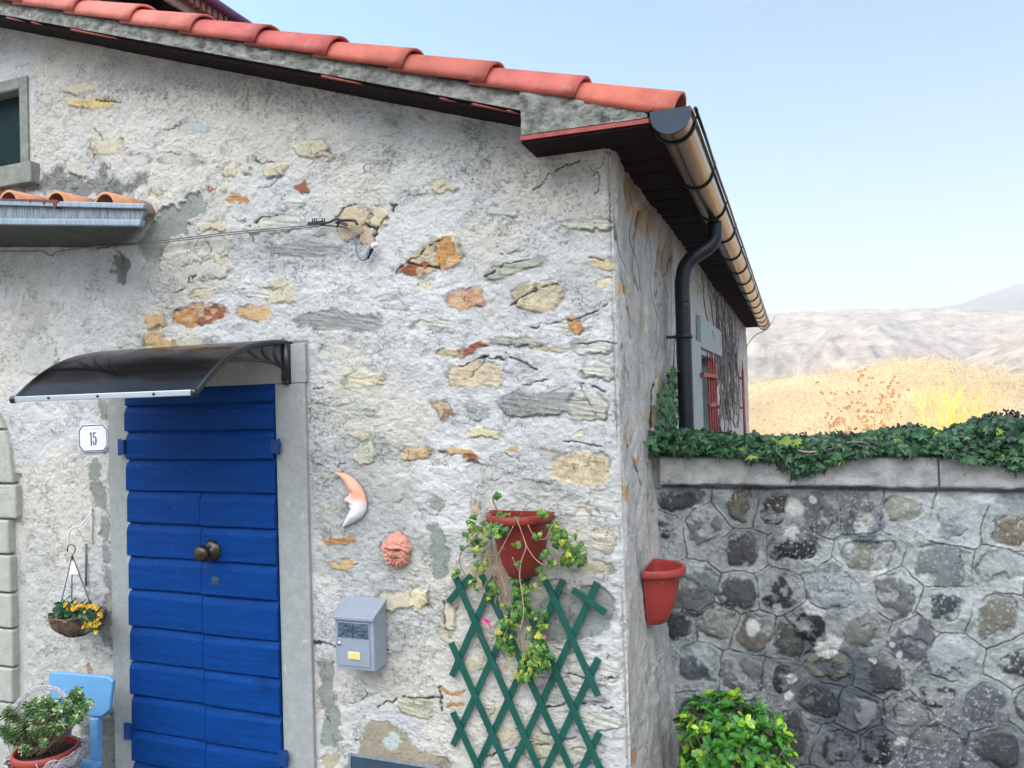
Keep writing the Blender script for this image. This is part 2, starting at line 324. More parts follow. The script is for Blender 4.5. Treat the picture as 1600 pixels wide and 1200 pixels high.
# ---- stones traced on the facade: cx, cy, w, h, tilt, colour, relief (m), streak
C_ = (.60, .545, .40); Y_ = (.70, .62, .40); O_ = (.60, .40, .20); A_ = (.50, .25, .09); Rr = (.30, .085, .04); G_ = (.30, .305, .29)
D_ = (.27, .30, .275); L_ = (.50, .53, .47); W_ = (.56, .555, .49); K_ = (.37, .32, .235); V_ = (.50, .44, .30); DD = (.18, .20, .185)
ST = [(145,163,76,17,3,(.68,.52,.24),.004,0),(125,138,40,15,0,C_,.004,0),(170,228,54,25,-4,C_,.004,0),(122,262,42,22,0,W_,.003,0),(487,233,54,27,-5,C_,.004,0),(512,241,24,8,8,C_,.004,0),(430,264,36,20,-5,C_,.004,0),
(384,256,14,26,12,W_,.003,0),(362,266,18,13,0,C_,.003,0),(472,292,24,21,-35,Rr,-.003,0),(692,288,36,18,0,C_,.003,0),(368,312,36,12,-8,A_,-.003,1),(330,294,10,9,0,(.45,.2,.15),0,0),(348,296,12,7,0,(.45,.28,.22),0,0),(242,306,20,12,0,C_,0,0),
(302,320,46,36,-28,D_,-.004,0),(271,344,38,50,-40,D_,-.004,0),(245,380,44,66,25,D_,-.004,0),(188,422,27,46,-8,DD,-.004,0),(232,428,26,52,25,L_,-.003,0),
(322,421,80,26,-8,W_,.004,0),(345,405,26,14,0,C_,.004,0),(437,455,46,36,0,C_,.005,0),(316,457,34,19,-15,C_,.003,0),(400,455,56,12,-4,W_,.002,1),(312,491,96,30,-8,Rr,-.003,2),(290,496,30,26,0,A_,-.002,2),(401,488,52,24,-6,O_,.003,0),
(238,502,30,26,0,O_,.003,0),(238,530,40,24,0,O_,.003,0),(272,538,104,22,0,C_,.004,0),(248,540,56,26,0,O_,.005,0),(200,533,36,18,0,W_,.003,0),(215,545,50,12,0,W_,0,0),
(552,350,46,52,0,(.60,.49,.33),.003,0),(590,342,28,30,0,(.62,.54,.36),.004,0),(575,372,26,32,0,(.55,.43,.33),.003,0),(520,330,30,20,0,W_,.0,0),(425,348,96,30,-8,W_,.004,1),(330,355,38,15,-5,C_,.003,0),(328,382,44,28,0,W_,.003,0),
(478,388,112,22,-2,G_,-.004,1),(680,400,90,44,-22,V_,.006,2),(697,398,36,44,-8,A_,.006,2),(650,418,40,12,-18,Rr,.006,2),(662,441,28,13,-6,C_,.003,0),(727,467,66,30,-12,(.52,.27,.15),.003,2),(838,464,76,42,-5,V_,.006,2),
(800,418,86,24,-16,(.38,.39,.33),.006,1),(530,503,134,28,1,G_,.003,1),(675,511,64,17,-3,W_,.003,1),(885,512,66,20,-5,W_,.004,1),(897,506,20,32,-20,A_,.003,2),(728,546,66,13,-14,Rr,.003,2),(700,552,34,12,-12,V_,.002,1),(525,550,52,30,8,W_,.004,0),(570,597,60,22,0,C_,.005,1),
(745,586,90,38,0,(.55,.47,.33),.003,2),(810,534,84,18,4,(.42,.42,.36),.004,1),(860,547,60,8,3,V_,0,1),(845,632,132,36,-2,G_,.004,1),(920,638,60,44,0,(.46,.46,.39),.005,1),(690,642,26,32,-28,(.30,.21,.14),-.002,2),(742,645,28,24,0,(.42,.43,.45),.003,0),(758,676,60,12,0,Y_,.004,0),
(650,710,54,20,0,O_,.003,2),(715,708,50,14,8,O_,.002,2),(733,716,18,10,0,Rr,0,2),(570,708,30,30,-12,(.54,.54,.42),.003,0),(910,732,92,48,4,(.55,.46,.31),.006,2),(555,682,26,12,0,C_,.0,0),(735,725,14,6,0,DD,-.01,0),(502,745,10,15,0,V_,0,0),(512,790,14,11,0,C_,0,0),
(745,795,22,22,0,(.55,.45,.32),.002,0),(681,787,23,18,25,G_,-.003,0),(680,840,22,44,-25,D_,-.004,0),(687,875,34,60,-6,D_,-.004,0),(528,845,54,12,4,A_,-.002,1),(537,880,32,11,0,O_,.002,0),(628,939,72,30,2,C_,.003,0),(650,940,22,36,0,Y_,.002,0),(701,962,26,42,8,C_,.004,0),(694,996,26,12,-10,C_,.003,0),
(704,1078,38,9,0,A_,.002,1),(710,1101,34,10,0,A_,.002,1),(650,1106,54,34,0,(.50,.49,.36),.004,1),(508,1052,26,46,-8,D_,-.004,0),(512,1090,26,60,-12,D_,-.004,0),(517,1140,28,60,0,D_,-.004,0),(516,1190,18,26,0,V_,0,0),
(895,962,118,72,0,D_,-.003,0),(925,950,60,64,0,D_,-.003,0),(860,990,60,30,0,D_,-.003,0),(820,1008,34,28,0,C_,.004,0),(795,1045,34,20,0,C_,.003,0),(765,870,20,30,0,C_,.0,0),(760,900,60,40,0,C_,.0,0),
(150,737,20,34,0,D_,-.004,0),(158,774,25,40,0,(.25,.28,.26),-.004,0),(162,638,18,28,0,D_,-.004,0),(167,690,10,34,0,D_,-.003,0),(166,828,18,46,0,D_,-.004,0),(168,868,18,30,0,D_,-.004,0),(168,908,16,26,0,D_,-.004,0),(170,945,16,34,0,G_,-.004,0),(168,985,22,60,0,G_,-.004,0),(174,1032,28,22,0,L_,-.003,0),(143,1048,8,26,0,(.5,.28,.2),-.004,0),
(915,352,76,15,2,(.52,.52,.42),.006,1),(938,411,44,16,6,(.58,.48,.30),.005,1),(940,441,24,11,0,Y_,.003,0),(925,545,60,24,0,W_,.006,1),(932,582,50,26,0,(.52,.53,.46),.006,1),(855,706,34,6,3,V_,0,1),(806,702,10,8,0,O_,0,0),(905,677,10,10,0,Y_,0,0),
(940,795,40,60,0,W_,.006,1),(945,845,34,40,8,(.56,.52,.42),.005,1),(910,800,18,10,0,C_,0,0),(930,890,50,22,12,C_,.005,0),(930,1048,80,40,0,W_,.006,1),(895,1085,110,30,0,(.48,.49,.45),.005,1),(935,1128,70,36,0,W_,.006,1),(900,1175,90,34,0,(.54,.52,.45),.006,1),(840,1165,50,46,0,(.50,.47,.36),.004,1),(795,1150,34,26,0,C_,.003,0),(770,1112,30,20,0,C_,.0,0),
(860,1045,60,26,0,(.5,.51,.47),.005,1),(740,1040,34,22,0,C_,.0,0),(905,1010,60,14,0,W_,.004,1),(560,640,60,14,0,L_,0,1),(600,620,34,12,0,W_,0,0),(640,300,40,10,0,L_,0,1),(280,250,60,18,0,L_,.002,0),(215,250,30,16,0,L_,.002,0),(300,200,44,18,0,(.50,.54,.53),0,0),(780,330,50,14,0,L_,0,1),(620,480,44,16,0,L_,0,1),(450,320,40,12,0,L_,0,1),
(590,200,50,16,0,L_,0,0),(500,640,30,16,0,L_,0,1),(760,740,60,26,0,L_,0,0),(840,760,50,22,0,(.45,.47,.45),0,0),(610,770,40,22,0,(.47,.49,.46),0,0),(575,1075,60,16,0,L_,0,1),(600,1010,50,16,0,L_,0,0),(60,560,50,60,10,(.54,.55,.50),0,0),(110,600,40,30,0,(.54,.55,.50),0,0)]
nx, nz = 800, 800
xs = np.linspace(-3.97, 0, nx); vv = np.linspace(0, 1, nz)
X = np.tile(xs, (nz, 1)); ZT = 2.822-SL*X-.05; Z = -.62 + vv[:, None]*(ZT+.62)
P0 = np.stack([X, np.zeros_like(X), Z], -1)
PX, PY = proj(P0.reshape(-1, 3)); PX = PX.reshape(X.shape); PY = PY.reshape(X.shape)
wx = (fbm(X*11, Z*11, 3, 4)-.5)*38; wy = (fbm(X*11, Z*11, 5, 4)-.5)*30
wx2 = (fbm(X*40, Z*40, 7, 3)-.5)*13; wy2 = (fbm(X*40, Z*40, 9, 3)-.5)*9
QX = PX+wx*.6+wx2; QY = PY+wy*.6+wy2
H = (fbm(X*1.6, Z*1.6, 21, 3)-.5)*.028 + (fbm(X*7, Z*9, 22, 4)-.5)*.016 + (fbm(X*26, Z*34, 23, 4)-.5)*.012 + (fbm(X*90, Z*110, 24, 2)-.5)*.0045
base = np.array([.595, .59, .575])
n1 = fbm(X*2.2, Z*2.2, 31, 5)[..., None]; n2 = fbm(X*13, Z*16, 32, 5)[..., None]; n3 = fbm(X*60, Z*75, 33, 3)[..., None]
wc = sst(.42, .58, fbm(X*1.7+4, Z*1.9, 35, 4))[..., None]; base = base*(wc*np.array([1.03, 1.0, .93])+(1-wc)*np.array([.985, 1.0, 1.02]))
col = base*(.86+.26*n1)*(.90+.18*n2)*(.93+.13*n3)
# greyer cement repairs, pale trowelled zones, darker patches by the basket and chair
def zone(cx, cy, w, h, c, k):
    global col
    d = np.sqrt(((PX+wx*2.2-cx)/(w/2))**2+((PY+wy*2.2-cy)/(h/2))**2)
    m = (1-sst(.75, 1.1, d))[..., None]*k
    col = col*(1-m)+np.array(c)*(.72+.55*n2)*m
zone(560, 800, 230, 250, (.42, .44, .43), .75); zone(820, 760, 220, 150, (.44, .455, .45), .6); zone(480, 400, 260, 70, (.38, .40, .42), .5)
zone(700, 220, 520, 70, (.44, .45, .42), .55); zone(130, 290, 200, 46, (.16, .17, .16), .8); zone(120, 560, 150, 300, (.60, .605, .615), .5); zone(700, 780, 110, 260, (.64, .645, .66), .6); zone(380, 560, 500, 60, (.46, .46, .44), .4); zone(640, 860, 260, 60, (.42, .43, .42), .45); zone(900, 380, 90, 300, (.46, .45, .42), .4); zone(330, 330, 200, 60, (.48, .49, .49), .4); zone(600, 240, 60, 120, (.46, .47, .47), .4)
zone(620, 960, 160, 130, (.47, .48, .46), .5); zone(45, 480, 80, 200, (.50, .50, .47), .6); zone(60, 1000, 120, 360, (.44, .46, .46), .5); zone(160, 960, 60, 90, (.32, .32, .36), .7)
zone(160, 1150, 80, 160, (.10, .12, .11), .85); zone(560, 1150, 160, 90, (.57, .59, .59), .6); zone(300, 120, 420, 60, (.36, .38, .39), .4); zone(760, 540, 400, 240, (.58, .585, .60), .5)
# speckled lichen clouds
for cx, cy, w, h, s in [(140, 285, 240, 60, 41), (400, 150, 700, 90, 42), (700, 240, 420, 70, 43), (820, 330, 240, 150, 44), (500, 700, 100, 220, 45), (660, 950, 120, 120, 46), (480, 395, 260, 60, 47)]:
    d = np.sqrt(((PX+wx*2-cx)/(w/2))**2+((PY+wy*2-cy)/(h/2))**2)
    sp = sst(.55, .66, fbm(X*70, Z*80, s, 3, .7))*(1-sst(.6, 1.1, d)); col = col*(1-.34*sp[..., None])
    H = H-.002*sp
# trowel runs: short sloping ridges in the render
H = H + (vn(X*60+Z*25, Z*200, 51)-.5)*.004*sst(.4, .6, fbm(X*4, Z*5, 52, 2))
def window(mask):
    r = np.where(mask.any(1))[0]; c = np.where(mask.any(0))[0]
    return None if len(r) == 0 else (slice(r[0], r[-1]+1), slice(c[0], c[-1]+1))
GQX = PX+wx*.5+wx2*.6; GQY = PY+wy*.5+wy2*.6; CN = sst(.28, .42, fbm(X*30, Z*30, 61, 2))
def crackline(pts, wpx=2.2, depth=.006, dark=.12):
    xs_ = [p[0] for p in pts]; ys_ = [p[1] for p in pts]
    S = window((GQX > min(xs_)-6) & (GQX < max(xs_)+6) & (GQY > min(ys_)-6) & (GQY < max(ys_)+6))
    if S is None: return
    qx = GQX[S]; qy = GQY[S]; best = np.full(qx.shape, 1e9)
    for (ax, ay), (bx, by) in zip(pts[:-1], pts[1:]):
        L2 = (bx-ax)**2+(by-ay)**2; t = np.clip(((qx-ax)*(bx-ax)+(qy-ay)*(by-ay))/L2, 0, 1)
        best = np.minimum(best, np.hypot(qx-ax-t*(bx-ax), qy-ay-t*(by-ay)))
    m = (1-sst(wpx*.3, wpx, best))*CN[S]
    col[S] = col[S]*(1-m[..., None]*(1-dark)); H[S] = H[S]-depth*m
k = 0
for (cx, cy, w_, h_, rot, cc, rel, sk) in ST:
    k += 1; a = R_(rot); dx = QX-cx; dy = QY-cy
    ex = (dx*math.cos(a)+dy*math.sin(a))/(w_/2); ey = (-dx*math.sin(a)+dy*math.cos(a))/(h_/2)
    near = (abs(ex) < 2.2) & (abs(ey) < 2.6)
    S = window(near)
    if S is None: continue
    ex = ex[S]; ey = ey[S]; near = near[S]; Xs = X[S]; Zs = Z[S]; colS = col[S]; HS = H[S]
    d = (np.abs(ex)**3+np.abs(ey)**3)**(1/3.)
    soft = min(.3, 5./min(w_, h_))
    m = 1-sst(1-soft*.5, 1+soft*.5, d)
    sx_ = Xs*30; sz = Zs*30
    if sk == 1: tex = .62+.75*fbm(Xs*9+k, Zs*140+Xs*12, 70+k, 4, .6)
    elif sk == 2: tex = .45+1.1*fbm(Xs*34+k, Zs*46, 70+k, 4, .6)
    else: tex = .78+.42*fbm(Xs*22+k, Zs*30, 70+k, 4, .6)
    c3 = np.array(cc)[None, None, :]*tex[..., None]
    if sk == 2:
        mm = sst(.5, .62, fbm(Xs*26, Zs*30, 170+k, 3))[..., None]; c3 = c3*(1-mm*.7)+np.array([.60, .47, .30])*mm*.7
    cov = 1. if cc not in (L_, W_) else .35+.65*sst(.36, .52, fbm(Xs*24+k, Zs*30, 60+k, 3))
    m3 = (m*cov)[..., None]*.93
    colS = colS*(1-m3)+c3*m3
    flat = (fbm(Xs*5+k, Zs*6, 90+k, 2)-.5)*.008 + rel
    if sk: flat = flat+(fbm(Xs*10, Zs*120+Xs*20, 95+k, 3)-.5)*(.010 if sk == 1 else .005)+(fbm(Xs*35, Zs*45, 99+k, 3)-.5)*.007
    else: flat = flat+(fbm(Xs*40, Zs*50, 99+k, 2)-.5)*.002
    HS = HS*(1-m)+flat*m
    # broken dark gap along part of the edge
    e = np.exp(-((d-1.02)/(2.6/min(w_, h_)+.03))**2)*near
    side = sst(.42, .6, vn(np.arctan2(ey, ex)*1.3+k*3.1, np.full_like(Xs, k*.7), 12))*(.75 if rel > .001 else .35)
    e = e*side
    HS = HS-.006*e; colS = colS*(1-.56*e[..., None])
    col[S] = colS; H[S] = HS
# tan cement patch round the hatch
pp = [(520,1240),(548,1185),(560,1160),(572,1128),(602,1130),(632,1148),(655,1172),(700,1184),(706,1240)]
ins = np.zeros(X.shape, bool)
for i in range(len(pp)):
    (ax, ay), (bx, by) = pp[i], pp[(i+1) % len(pp)]
    c = ((ay > QY) != (by > QY)) & (QX < (bx-ax)*(QY-ay)/(by-ay+1e-9)+ax); ins ^= c
mI = ins[..., None]*.95; lump = (1-sst(.7, 1.1, np.hypot((QX-610)/17, (QY-1157)/13)))[..., None]
col = col*(1-mI)+(np.array(K_)*(.85+.3*n2)*(1-lump)+np.array([.52, .58, .57])*lump)*mI
H = H*(1-ins)+(H*.25-.004)*ins
for pts in [[(620,428),(640,412),(660,392),(690,378)],[(590,360),(600,345),(612,318)],[(572,352),(590,362),(588,385),(570,405)],[(755,430),(780,422),(800,408),(830,402)],[(800,480),(815,462),(835,452),(870,448)],[(715,572),(760,560),(790,565)],
            [(832,514),(870,502),(915,494),(950,480)],[(690,935),(694,960),(700,985)],[(684,1075),(690,1110),(700,1125)],[(150,158),(190,162)],[(270,455),(300,430)],[(390,355),(410,340),(450,330)],[(905,400),(940,405)],[(820,600),(860,590)],[(520,345),(540,322),(560,320)],
            [(840,300),(862,268),(905,250)],[(640,412),(700,420)],[(880,690),(940,700)],[(870,1050),(960,1060)],[(850,1100),(960,1105)],[(760,1180),(900,1150)],[(590,1105),(630,1090),(690,1092)],[(470,1005),(600,1012)],[(800,560),(840,575)],[(910,600),(950,610)],[(900,540),(960,532)]]:
    crackline(pts)
# random hairline cracks
for i in range(46):
    x0 = random.uniform(100, 950); y0 = random.uniform(200, 1180); a = random.gauss(0, .45); pts = [(x0, y0)]
    for j in range(random.randint(1, 4)):
        a += random.gauss(0, .5); l = random.uniform(7, 20); pts.append((pts[-1][0]+l*math.cos(a), pts[-1][1]-l*math.sin(a)))
    crackline(pts, 1.7, .003, .3)
# flat margins: door surround, window surround, verge, corner rounding
def flatten(x0, x1, z0, z1, v=0.):
    global H
    m = sst(x0-.02, x0, X)*(1-sst(x1, x1+.02, X))*sst(z0-.02, z0, Z)*(1-sst(z1, z1+.02, Z)); H = H*(1-m)+v*m
flatten(-2.9, -1.57, -.5, 1.93, -.006); flatten(-4.2, -3.46, 3.03, 3.68, -.004); flatten(-4.2, -3.6, -.5, 1.25, -.01)
H = H*sst(0, .02, -X+.012)
H = H - .012*(1-sst(0., .03, -X))           # worn arris
col = np.clip(col, .015, .80)
V = np.stack([X, -H, Z], -1).reshape(-1, 3)
ci = (X[:-1, :-1]+X[1:, 1:])/2; cz = (Z[:-1, :-1]+Z[1:, 1:])/2
keep = ~((ci < -3.553) & (ci > -3.93) & (cz > 3.093) & (cz < 3.553))
o = np_mesh('front_wall', V, grid_faces(nx, nz, keep), M['wall'], house, col.reshape(-1, 3))
# the rest of the house body, out of frame on the left and behind
mb = MB(); WL = -7.0
mb.bb(WL, -3.972, -.01, .35, -.62, 3.90); mb.prism([(WL, 3.9), (-3.972, 3.9), (-3.972, T(-3.972)-.06), (-4.6, T(-4.6)-.06), (WL, T(-4.6)-.9)], lambda p: (p[0], -.01, p[1]), lambda p: (p[0], .35, p[1]))
mb.bb(WL, WL+.3, .35, 10.2, -.62, 3.6); mb.bb(WL, -.1, 9.9, 10.19, -.62, 2.78)
mb.prism([(-6.9, 2.7), (-.1, 2.7), (-.1, T(-.1)-.06), (-4.6, T(-4.6)-.06), (-6.9, T(-4.6)-.9)], lambda p: (p[0], 9.9, p[1]), lambda p: (p[0], 10.19, p[1]))
mb.build('rear_wall', mat('old plaster', (.55, .55, .53), .95, bump=.5), house)

# ---- side wall (x = 0 plane, receding)
ny, nz2 = 620, 420
ty = np.linspace(0, 1, ny); ys = 10.2*(np.exp(2.6*ty)-1)/(np.exp(2.6)-1)
Y = np.tile(ys, (nz2, 1)); Z = -.62+np.linspace(0, 1, nz2)[:, None]*(2.78+.62)*np.ones_like(Y)
P0 = np.stack([np.zeros_like(Y), Y, Z], -1); PX, PY = proj(P0.reshape(-1, 3)); PX = PX.reshape(Y.shape); PY = PY.reshape(Y.shape)
n1 = fbm(Y*1.4, Z*1.1, 131, 5)[..., None]; n2 = fbm(Y*9, Z*5, 132, 5)[..., None]; n3 = fbm(Y*34, Z*30, 133, 3)[..., None]
col = np.array([.56, .53, .50])*(.82+.3*n1)*(.78+.42*n2)*(.82+.34*n3)
H = (fbm(Y*1.3, Z*1.2, 121, 3)-.5)*.05 + (fbm(Y*6, Z*5, 122, 4)-.5)*.03 + (fbm(Y*22, Z*22, 123, 3)-.5)*.012 + (fbm(Y*70, Z*70, 124, 2)-.5)*.004
sides = [(970,455,20,24,O_),(985,490,20,20,C_),(1012,480,14,20,C_),(1030,600,12,28,Y_),(1018,652,14,40,(.58,.40,.22)),(978,680,22,30,(.55,.45,.35)),(993,716,14,12,O_),(1010,510,10,20,C_),(985,1100,8,60,O_),(995,1180,8,30,A_),(990,330,46,26,(.58,.42,.26)),(1040,380,34,26,(.55,.42,.28)),(985,300,26,60,(.42,.27,.17)),(1010,345,34,60,(.46,.30,.18)),(1040,405,26,50,(.40,.30,.22)),(965,270,14,40,(.5,.4,.3)),  # orange-brown tints below the soffit paint in warm reflected light; others are stones
         (975,770,20,26,O_),(985,1030,14,40,C_),(1000,870,12,40,(.42,.44,.44)),(1120,470,24,20,(.45,.43,.38)),(1090,455,14,20,(.5,.42,.3)),(1065,640,12,40,C_),(975,590,14,60,L_),(1010,760,12,50,L_)]
wx = (fbm(Y*8, Z*8, 141, 3)-.5)*14; wy = (fbm(Y*8, Z*8, 142, 3)-.5)*26
for i, (cx, cy, w_, h_, cc) in enumerate(sides):
    d = np.hypot((PX+wx*.7-cx)/(w_/2), (PY+wy-cy)/(h_/2)); m = (1-sst(.7, 1.1, d))[..., None]*.85
    col = col*(1-m)+np.array(cc)*(.7+.6*n2)*m
def vcrack(pts, wpx, dark=.1, depth=.012):
    global col, H
    qx = PX+wx*.28; qy = PY; best = np.full(Y.shape, 1e9)
    for (ax, ay), (bx, by) in zip(pts[:-1], pts[1:]):
        L2 = (bx-ax)**2+(by-ay)**2; t = np.clip(((qx-ax)*(bx-ax)+(qy-ay)*(by-ay))/L2, 0, 1)
        best = np.minimum(best, np.hypot(qx-ax-t*(bx-ax), qy-ay-t*(by-ay)))
    m = (1-sst(wpx*.35, wpx, best))*sst(.25, .4, fbm(Y*12, Z*30, 61, 2)); col = col*(1-m[..., None]*(1-dark)); H = H-depth*m
vcrack([(1030, 590), (1022, 610), (1020, 650), (1015, 715)], 3.0); vcrack([(955, 300), (958, 350), (970, 440), (985, 530)], 1.6, .35); vcrack([(1000, 330), (992, 420), (1002, 455)], 1.6, .4)
vcrack([(1032, 360), (1025, 470), (1048, 400)], 1.5, .4); vcrack([(1036, 475), (1030, 520)], 1.4, .3); vcrack([(968, 540), (985, 610), (978, 690), (1000, 760)], 1.3, .4)
# batter towards the foot and the smooth cement drip channels under the empty pot
bat = .085*sst(.1, .85, Y)*sst(1.25, -.3, Z)
gr = np.clip(1-Y/1.3, 0, 1)*sst(.62, .5, Z)*sst(.35, .5, Y)
H = H + .012*gr*np.sin(Y*42)
col = col*(1-gr[..., None]*.8)+np.array([.36, .38, .40])*(.8+.35*n2)*gr[..., None]*.8
foot_dark = (sst(.9, 1.1, Y)*sst(.35, -.1, Z))[..., None]*.6; col = col*(1-foot_dark)+np.array([.16, .18, .14])*foot_dark  # darker grey-green towards the foot, past the garden wall
H = H*sst(0, .04, Y)-.012*(1-sst(0, .03, Y))
V = np.stack([bat+H, Y, Z], -1).reshape(-1, 3)
cy_ = (Y[:-1, :-1]+Y[1:, 1:])/2; cz = (Z[:-1, :-1]+Z[1:, 1:])/2
keep = ~((cy_ > 2.98) & (cy_ < 4.02) & (cz > .8) & (cz < 1.95))
np_mesh('side_wall', V, grid_faces(ny, nz2, keep), M['wall'], house, np.clip(col, .02, .75).reshape(-1, 3))

# ---- side windows
def side_window(y0, y1, z0, z1, hang):
    w = MB(); w.bb(-.26, -.2, y0-.02, y1+.02, z0-.02, z1+.02); wo = w.build('window', M['glass'], house)
    f = MB(); f.bb(-.24, .012, y0-.05, y0+.0, z0-.05, z1+.05); f.bb(-.24, .012, y1, y1+.05, z0-.05, z1+.05); f.bb(-.24, .012, y0, y1, z1, z1+.05); f.bb(-.24, .03, y0, y1, z0-.05, z0)
    f.build('window_frame', M['winframe'], wo, .004)
    g = MB()
    for i in range(4):
        yy = y0+.34+(y1-y0-.36)*i/3; g.tube([(.045, yy, z0-.1), (.045, yy, z1-.05)], .010, 6)
        g.tube([(.045, yy, z1-.06), (.04, yy, z1+.03)], [.010, .003], 6)
    for zz, ya, yb2 in ((z1-.17, y0-.16, y1+.06), (z1-.42, y0+.28, y1)): g.bb(.035, .06, ya, yb2, zz-.016, zz+.016)
    g.build('window_grille', M['iron'], wo)
side_window(3.0, 4.0, .82, 1.93, 1)
rl = MB(); rl.bb(.0, .030, 2.35, 2.98, .8, 2.02); rl.bb(0, .034, 2.98, 4.9, 1.98, 2.24); rl.build('render_surround', M['winframe'], house, .004)
g = MB(); g.tube([(.05, 8.0, .6), (.05, 8.0, 1.9)], .018, 8); g.tube([(.05, 8.0, 1.9), (.05, 8.0, 2.05)], [.012, .004], 6); g.bb(.0, .06, 7.98, 8.04, 1.78, 1.82); g.bb(.0, .06, 7.98, 8.04, 1.36, 1.39); g.build('iron_bar', M['iron'], house)

# ---- door surround
jb = MB()
jb.bb(-2.893, -2.745, -.016, .05, -.62, 1.73); jb.bb(-1.763, -1.583, -.016, .05, -.62, 1.73); jb.bb(-2.90, -1.575, -.016, .05, 1.733, 1.93)
jb.build('door_surround', M['jamb'], house, .004)
# ---- door
dr = MB(); ds = bpy.data.objects.new('door', None)
def board_z(px, py): return un(px, py)[2]
zs = [1.735]+[board_z(436, y) for y in (627, 671, 718, 771, 825, 881, 936, 998, 1056, 1113, 1172)]+[-.30, -.46]
XL, XR, XM = -2.752, -1.768, -2.245
for i in range(len(zs)-1):
    zt, zb = zs[i], zs[i+1]; jz0 = random.uniform(-.002, .002)
    for (xa, xb, off) in ((XL, XM-.003, 0), (XM+.003, XR, -.003 if i > 3 else 0)):
        j = .0012*math.sin(i*2.7)+off; h = zt-zb; jz = jz0
        if i <= 3 and xa == XL: xb = XR
        elif i <= 3: continue
        n = 26; pr = [(-.012, zt-.002), (-.016, zt-.008), (-.028, zt-.034), (-.0305, zt-.042), (-.033, zb+.010), (-.030, zb+.005), (-.016, zb+.002)]
        vs = []; fs = []
        for a in range(n+1):
            x = xa+(xb-xa)*a/n; wv = .0014*math.sin(x*5+i*2.1)+.0007*math.sin(x*17+i)-(.0035 if off else 0)
            for (y, z) in pr: vs.append((x+(.004*math.sin(i*3.3+1) if a == 0 and xa == XL else 0), y+j-.0012*math.sin(x*7+i*1.7), z+wv+jz))
        m_ = len(pr)
        for a in range(n):
            for b in range(m_-1): fs.append((a*m_+b, (a+1)*m_+b, (a+1)*m_+b+1, a*m_+b+1))
        fs += [tuple(range(m_)), tuple(range(n*m_+m_-1, n*m_-1, -1))]
        dr.add(vs, fs)
dr.bb(XL+.004, XR-.004, -.012, .02, -.46, 1.733)
door = dr.build('door', M['door'], house)
kn = MB(); kc = uv(333, 860, 1, -.03)
Mx = Matrix.Rotation(R_(90), 3, 'X')
kn.lathe([(0, 0), (.055, 0), (.056, .006), (.048, .012), (.046, .016), (.036, .017), (.030, .03), (.019, .036), (.018, .05), (.026, .056), (.040, .066), (.044, .080), (.038, .094), (.020, .104), (0, .106)], (kc.x, -.034, kc.z), 24, M=Mx)
kn.build('door_knob', M['bronze'], door)
lk = MB(); lc = uv(338, 907, 1, -.03); lk.bb(lc.x-.022, lc.x+.022, -.040, -.032, lc.z-.02, lc.z+.02); lk.tube([(lc.x, -.038, lc.z), (lc.x, -.046, lc.z)], .010, 10); lk.build('lock_plate', M['panel'], door, .002)
for (px, py, sgn) in [(198, 698, -1), (441, 697, 1), (210, 1139, -1), (450, 1180, 1)]:
    c = uv(px, py); h = MB()
    if sgn < 0: h.bb(-2.79, -2.75, -.045, -.018, c.z-.04, c.z+.04); h.tube([(-2.79, -.035, c.z-.045), (-2.79, -.035, c.z+.045)], .010, 8)
    else: h.bb(-1.775, -1.735, -.045, -.018, c.z-.035, c.z+.035); h.tube([(-1.735, -.04, c.z-.04), (-1.735, -.04, c.z+.035)], .013, 8); h.tube([(-1.735, -.04, c.z+.03), (-1.715, -.055, c.z+.04), (-1.71, -.05, c.z+.0)], .006, 6)
    h.build('hinge', M['bhinge'], door, .002)

# ---- little upper window on the left
wv_ = MB(); wv_.bb(-3.93, -3.55, .22, .26, 3.05, 3.6); wo = wv_.build('window', M['glass'], house)
f = MB(); f.bb(-3.555, -3.549, -.004, .22, 3.09, 3.56); f.bb(-3.97, -3.93, -.004, .22, 3.05, 3.6); f.bb(-3.93, -3.549, -.004, .22, 3.552, 3.60)
f.build('window_reveal', M['plainst'], wo)
f = MB(); f.bb(-3.549, -3.485, -.008, .03, 3.09, 3.62); f.bb(-3.97, -3.549, -.008, .03, 3.556, 3.62); f.build('window_surround', M['plainst'], wo, .004)
f = MB(); f.bb(-3.97, -3.405, -.055, .22, 2.965, 3.088); f.build('window_sill', M['plainst'], wo, .006)
f = MB(); f.bb(-3.60, -3.572, .03, .06, 3.088, 3.555); f.bb(-3.9, -3.6, .03, .06, 3.088, 3.115); f.build('shutter_frame', M['iron'], wo, .003)
f = MB(); f.bb(-3.93, -3.601, .07, .09, 3.1, 3.55); f.build('shutter', mat('dark teal shutter', (.012, .028, .03), .8, spec=.1), wo)

# ---- arch surround at far left
ar = MB(); cuts = [755, 810, 865, 925, 980, 1040, 1095, 1150, 1210]
zz = [un(20, y)[2] for y in cuts]
for i in range(len(zz)-1):
    xr = [-3.612, -3.675, -3.668, -3.66, -3.66, -3.665, -3.66, -3.67][i] + .0
    ar.bb(-4.1, xr, -.035-.004*(i % 2), .02, zz[i+1]+.006, zz[i]-.006)
pr = [(-4.1, zz[0]+.006), (-3.635, zz[0]+.006), (-3.66, 1.42), (-3.70, 1.52), (-4.1, 1.52)]
ar.prism(pr, lambda p: (p[0], -.035, p[1]), lambda p: (p[0], .02, p[1]))
pr = [(-4.1, 1.532), (-3.708, 1.532), (-3.76, 1.63), (-3.85, 1.74), (-4.1, 1.85)]
ar.prism(pr, lambda p: (p[0], -.034, p[1]), lambda p: (p[0], .02, p[1]))
ar.build('arch_surround', M['voussoir'], house, .012, seg=3)

